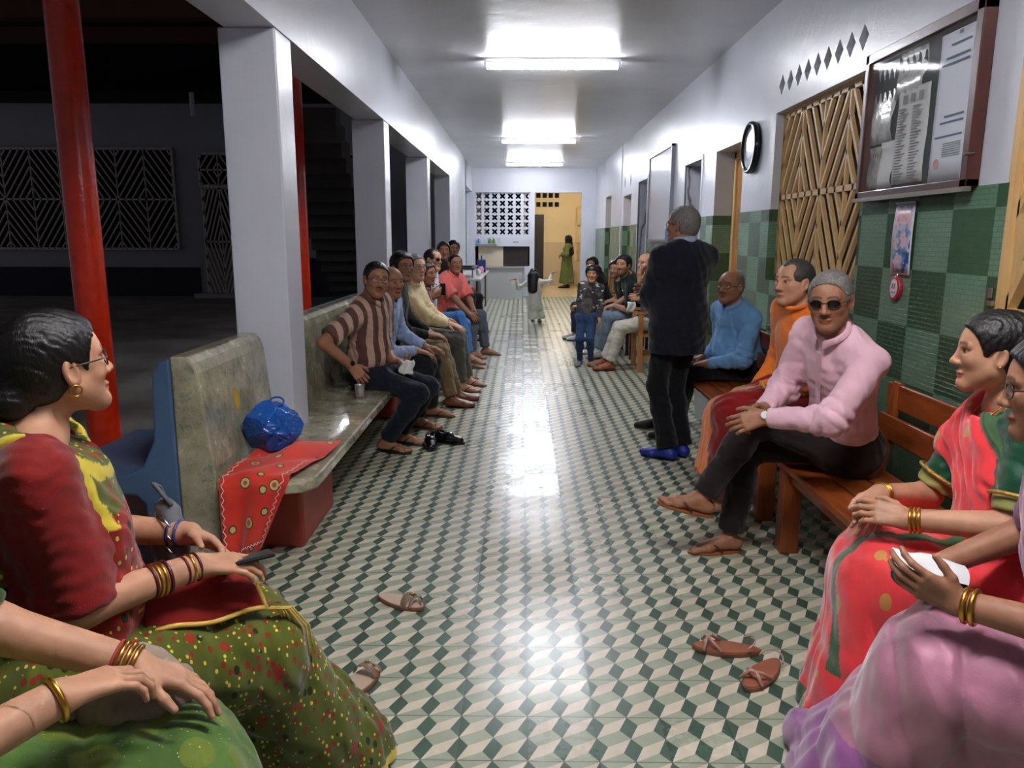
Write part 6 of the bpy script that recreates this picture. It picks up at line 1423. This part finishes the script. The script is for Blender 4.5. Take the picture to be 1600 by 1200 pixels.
def poster():
    y0, y1, z0, z1 = 3.70, 3.885, 1.325, 1.665; x = XR-.010
    n = NT('poster_print'); v = n.coord(); f = n.noise(v, 13, 4, .6); g = n.noise(n.coord((1, 1, .6), (.3, .1, .9)), 9, 3); sep = n.node('ShaderNodeSeparateXYZ'); n.link(v, sep.inputs[0])
    c = n.ramp(f, [(.30, srgb(60, 70, 120)[:3]), (.42, srgb(110, 150, 200)[:3]), (.52, srgb(220, 200, 206)[:3]), (.62, srgb(226, 150, 156)[:3]), (.75, srgb(190, 60, 70)[:3])]); c = n.mix(n.math('GREATER_THAN', g, .60), c, srgb(36, 84, 150)); c = n.mix(n.math('GREATER_THAN', n.noise(v, 34, 2), .66), c, srgb(214, 206, 200)); n.base(c); n.set(Roughness=.35)
    r = thing('poster', 'narrow colourful printed calendar poster on the green tiles below the notice board', 'poster', (x, (y0+y1)/2, z0))
    P_ = np.array([[(x-.006-.010*math.sin(math.pi*j/7)*(.4+.6*i/7), y0+(y1-y0)*i/7, z0+(z1-z0)*j/7) for j in range(8)] for i in range(8)]); MB().grid(P_).build('sheet', simple('poster_white', (216, 216, 222), .4), r, smooth=True, solid=.002)
    P2 = P_.copy(); cy, cz = (y0+y1)/2, (z0+z1)/2; P2[..., 1] = cy+(P2[..., 1]-cy)*.88; P2[..., 2] = cz+(P2[..., 2]-cz)*.94; P2[..., 0] -= .002; MB().grid(P2).build('print', n.m, r, smooth=True, solid=.001)
    MB().box((x-.012, y0, z1), (x-.004, y1, z1+.008)).build('hanging_strip', simple('tin_strip', (190, 190, 196), .4, .5), r)
poster()
q = thing('wall_plaque', 'small oval red plaque with white centre hanging under the calendar poster', 'plaque', (XR-.01, 3.815, 1.20)); c = V(XR-.006, 3.812, 1.258)
MB().prism([(math.cos(t)*.052, math.sin(t)*.062) for t in np.linspace(0, 2*math.pi, 28, False)], c, (0, 1, 0), (0, 0, 1), (-1, 0, 0), .022).build('rim', simple('plaque_red', (168, 44, 66), .35), q, bevel=.006)
MB().prism([(math.cos(t)*.034, math.sin(t)*.046) for t in np.linspace(0, 2*math.pi, 28, False)], c+V(-.022, 0, 0), (0, 1, 0), (0, 0, 1), (-1, 0, 0), .003).build('face', simple('plaque_white', (214, 210, 214), .4), q)
mm = MB()
for dy in (-.010, .010): mm.box((c[0]-.027, c[1]+dy-.003, c[2]-.002), (c[0]-.024, c[1]+dy+.003, c[2]+.024))
mm.box((c[0]-.027, c[1]-.018, c[2]-.020), (c[0]-.024, c[1]+.018, c[2]-.017)); mm.build('print', simple('plaque_ink', (120, 90, 100), .6), q); MB().tube([c+V(-.01, 0, .062), c+V(-.008, .003, .075)], .003, 6).build('hook', M_steel, q)
t = thing('wall_mirror', 'round mirror in a thick black frame high on the right wall between door and grille', 'mirror', (XR, 6.43, 2.0)); c = V(XR-.002, 6.42, 2.215)
MB().lathe(c, [(.0, 0), (.200, 0), (.205, .03), (.198, .048), (.176, .052), (.170, .034), (.168, .030)], 48, (-1, 0, 0)).build('frame', simple('black_gloss', (12, 12, 18), .15), t, smooth=True); MB().lathe(c+V(-.030, 0, 0), [(0, .001), (.172, .001)], 48, (-1, 0, 0)).build('glass', simple('mirror_face', (150, 158, 168), .15, .25), t)
t = thing('whiteboard', 'blank whiteboard with a grey frame hanging on the right wall beyond the doorways', 'whiteboard', (XR, 10.5, 1.47))
MB().box((XR-.03, 9.72, 1.47), (XR-.002, 11.33, 2.61)).build('panel', simple('whiteboard_face', (206, 208, 216), .12), t)
MB().box((XR-.045, 9.68, 1.45), (XR-.002, 9.72, 2.63)).box((XR-.045, 11.33, 1.45), (XR-.002, 11.37, 2.63)).box((XR-.045, 9.68, 2.60), (XR-.002, 11.37, 2.63)).box((XR-.055, 9.68, 1.445), (XR-.002, 11.37, 1.475)).build('frame', simple('grey_frame', (132, 134, 142), .4, .5), t)
MB().box((XR-.034, 9.74, 1.48), (XR-.0305, 9.98, 1.60)).build('label', simple('blue_label', (60, 110, 160), .5), t)
t = thing('light_switch', 'white light switch on the green tiles left of the yellow door frame', 'switch', (XR, 8.0, 1.4)); MB().box((XR-.018, 7.93, 1.36), (XR-.006, 8.01, 1.47)).build('plate', M_white, t, bevel=.003); MB().box((XR-.024, 7.955, 1.39), (XR-.018, 7.985, 1.44)).build('rocker', M_white, t)
t = thing('plastic_folder', 'clear plastic sleeve of papers at the edge of the bench beside the red shawl', 'folder', (1.25, 5.15, .30))
fm = bpy.data.materials.new('clear_sleeve'); fm.use_nodes = True; b_ = fm.node_tree.nodes['Principled BSDF']; b_.inputs['Alpha'].default_value = .45; b_.inputs['Roughness'].default_value = .15; b_.inputs['Base Color'].default_value = (.75, .8, .82, 1)
MB().prism([(0, 0), (.42, 0), (.34, -.20), (.06, -.14)], (1.240, 4.95, .44), (0, 1, 0), (0, 0, 1), (1, 0, 0), .008).build('sleeve', fm, t); MB().prism([(.03, -.01), (.34, -.01), (.30, -.13), (.06, -.10)], (1.243, 4.95, .44), (0, 1, 0), (0, 0, 1), (1, 0, 0), .003).build('papers', simple('white_paper', (228, 228, 228), .7), t)

# ---- far left: folding table with things on it, notices on the end wall
t = thing('folding_table', 'white topped folding table with dark legs at the far left of the corridor', 'table', (-.98, 15.2, 0)); MB().box((-1.22, 13.4, .745), (-.72, 17.0, .775)).build('tabletop', simple('table_white', (206, 206, 202), .3), t, bevel=.005)
for y in (13.6, 16.8):
    for x in (-1.15, -.79): MB().tube([(x, y, 0), (x, y, .745)], .018, 8).build('leg', simple('brown_leg', (70, 50, 44), .5), t)
    MB().tube([(-1.15, y, .2), (-.79, y, .2)], .014, 8).build('crossbar', simple('brown_leg', (70, 50, 44), .5), t)
TT = .776
r = thing('catering_tray', 'long black tray rack standing on the far left table', 'tray', (-1.05, 14.2, TT)); MB().box((-1.18, 13.6, .93), (-.84, 15.0, .96)).build('tray', M_blackpl, r, bevel=.004)
for y in (13.65, 14.95):
    for x in (-1.16, -.87): MB().tube([(x, y, TT), (x, y, .93)], .012, 6).build('leg', M_steel, r)
tag(MB().lathe((-1.0, 14.0, .962), [(0, 0), (.10, 0), (.14, .03), (.145, .03), (.10, .006), (0, .006)], 20).build('bowl', M_steel, smooth=True, loc=(-1.0, 14.0, .962)), 'shallow steel bowl on the black tray at the far left', 'bowl')
r = thing('cool_bag', 'dark blue bag standing on the far end of the white table', 'bag', (-.83, 16.2, TT)); MB().box((-.93, 16.0, TT), (-.75, 16.35, TT+.26)).build('body', cloth('bag_blue', (40, 52, 104), .6), r, bevel=.02); MB().tube([(-.84, 16.05, TT+.26), (-.84, 16.1, TT+.34), (-.84, 16.25, TT+.34), (-.84, 16.3, TT+.26)], .01, 6).build('handle', cloth('bag_blue', (40, 52, 104), .6), r, smooth=True)
cp = MB().lathe((-.80, 14.6, TT), [(0, .001), (.03, 0), (.038, .11), (.035, .11), (.028, .005), (0, .005)], 14); c0 = tag(cp.build('paper_cup', M_white, smooth=True, loc=(-.80, 14.6, TT)), 'white cup at the front edge of the far table, nearest of the two', 'cup', 'white cups on the far table')
c1 = c0.copy(); COL.objects.link(c1); c1.location = (-.86, 15.1, TT); c1['label'] = 'white cup behind its twin on the far table'
tag(MB().lathe((-.82, 15.6, TT), [(0, .001), (.05, 0), (.06, .10), (.03, .14), (0, .14)], 14).build('pink_pot', simple('pink_plastic', (220, 140, 170), .5), smooth=True, loc=(-.82, 15.6, TT)), 'pink lidded pot beside the dark blue bag', 'pot')
tag(MB().box((-.80, 13.7, TT), (-.74, 13.95, TT+.004)).build('paper_sheet', simple('white_paper', (228, 228, 228), .7), loc=(-.77, 13.8, TT)), 'white sheet of paper on the near corner of the far table', 'paper')
yw = YF-.004
for (x0, x1, z0, z1, m, nm, lab) in ((-1.17, -1.02, 1.30, 1.42, simple('notice_pale_blue', (170, 196, 222), .6), 'paper_notice', 'pale blue square notice on the end wall at far left'), (-.98, -.90, 1.36, 1.44, simple('notice_grey', (190, 194, 200), .6), 'paper_notice', 'small grey notice right of the pale blue one'), (-.63, -.53, 1.34, 1.48, simple('notice_grey', (190, 194, 200), .6), 'paper_notice', 'grey notice next to the green soap bottles'), (-.22, -.08, 1.37, 1.39, simple('faint_ink', (120, 124, 128), .8), 'name_strip', 'thin dark strip label under the pierced screen')):
    tag(MB().box((x0, yw-.006, z0), (x1, yw, z1)).build(nm, m, loc=((x0+x1)/2, yw, z0)), lab, 'notice')
sh = thing('wall_shelf', 'thin white shelf under the pierced screen holding small bottles', 'shelf', (-.8, YF, 1.33)); MB().box((-1.12, YF-.12, 1.325), (-.60, YF-.008, 1.34)).build('board', M_white, sh)
for k in (-1.08, -.64): MB().bar((k, YF-.10, 1.325), (k, YF-.01, 1.26), .012, .012).build('bracket', M_white, sh)
def bottle(x, col, lab, grp=None, hh=.15):
    r = thing('bottle', lab, 'bottle', (x, YF-.06, 1.341), grp); MB().lathe((x, YF-.06, 1.341), [(0, 0), (.030, 0), (.033, .02), (.033, hh*.62), (.014, hh*.8), (.014, hh*.86)], 14).build('body', simple('bottle_%s' % col[0], col[1], .3), r, smooth=True); MB().lathe((x, YF-.06, 1.341), [(.016, hh*.86), (.016, hh), (0, hh)], 12).build('cap', M_white, r)
bottle(-1.07, ('water', (120, 170, 210)), 'clear blue water bottle at the left end of the wall shelf'); bottle(-.80, ('green', (96, 150, 60)), 'green soap bottle on the wall shelf, left of the two', 'green soap bottles'); bottle(-.70, ('green', (96, 150, 60)), 'green soap bottle on the wall shelf, right of the two', 'green soap bottles')
for fn in PEOPLE:
    fn()
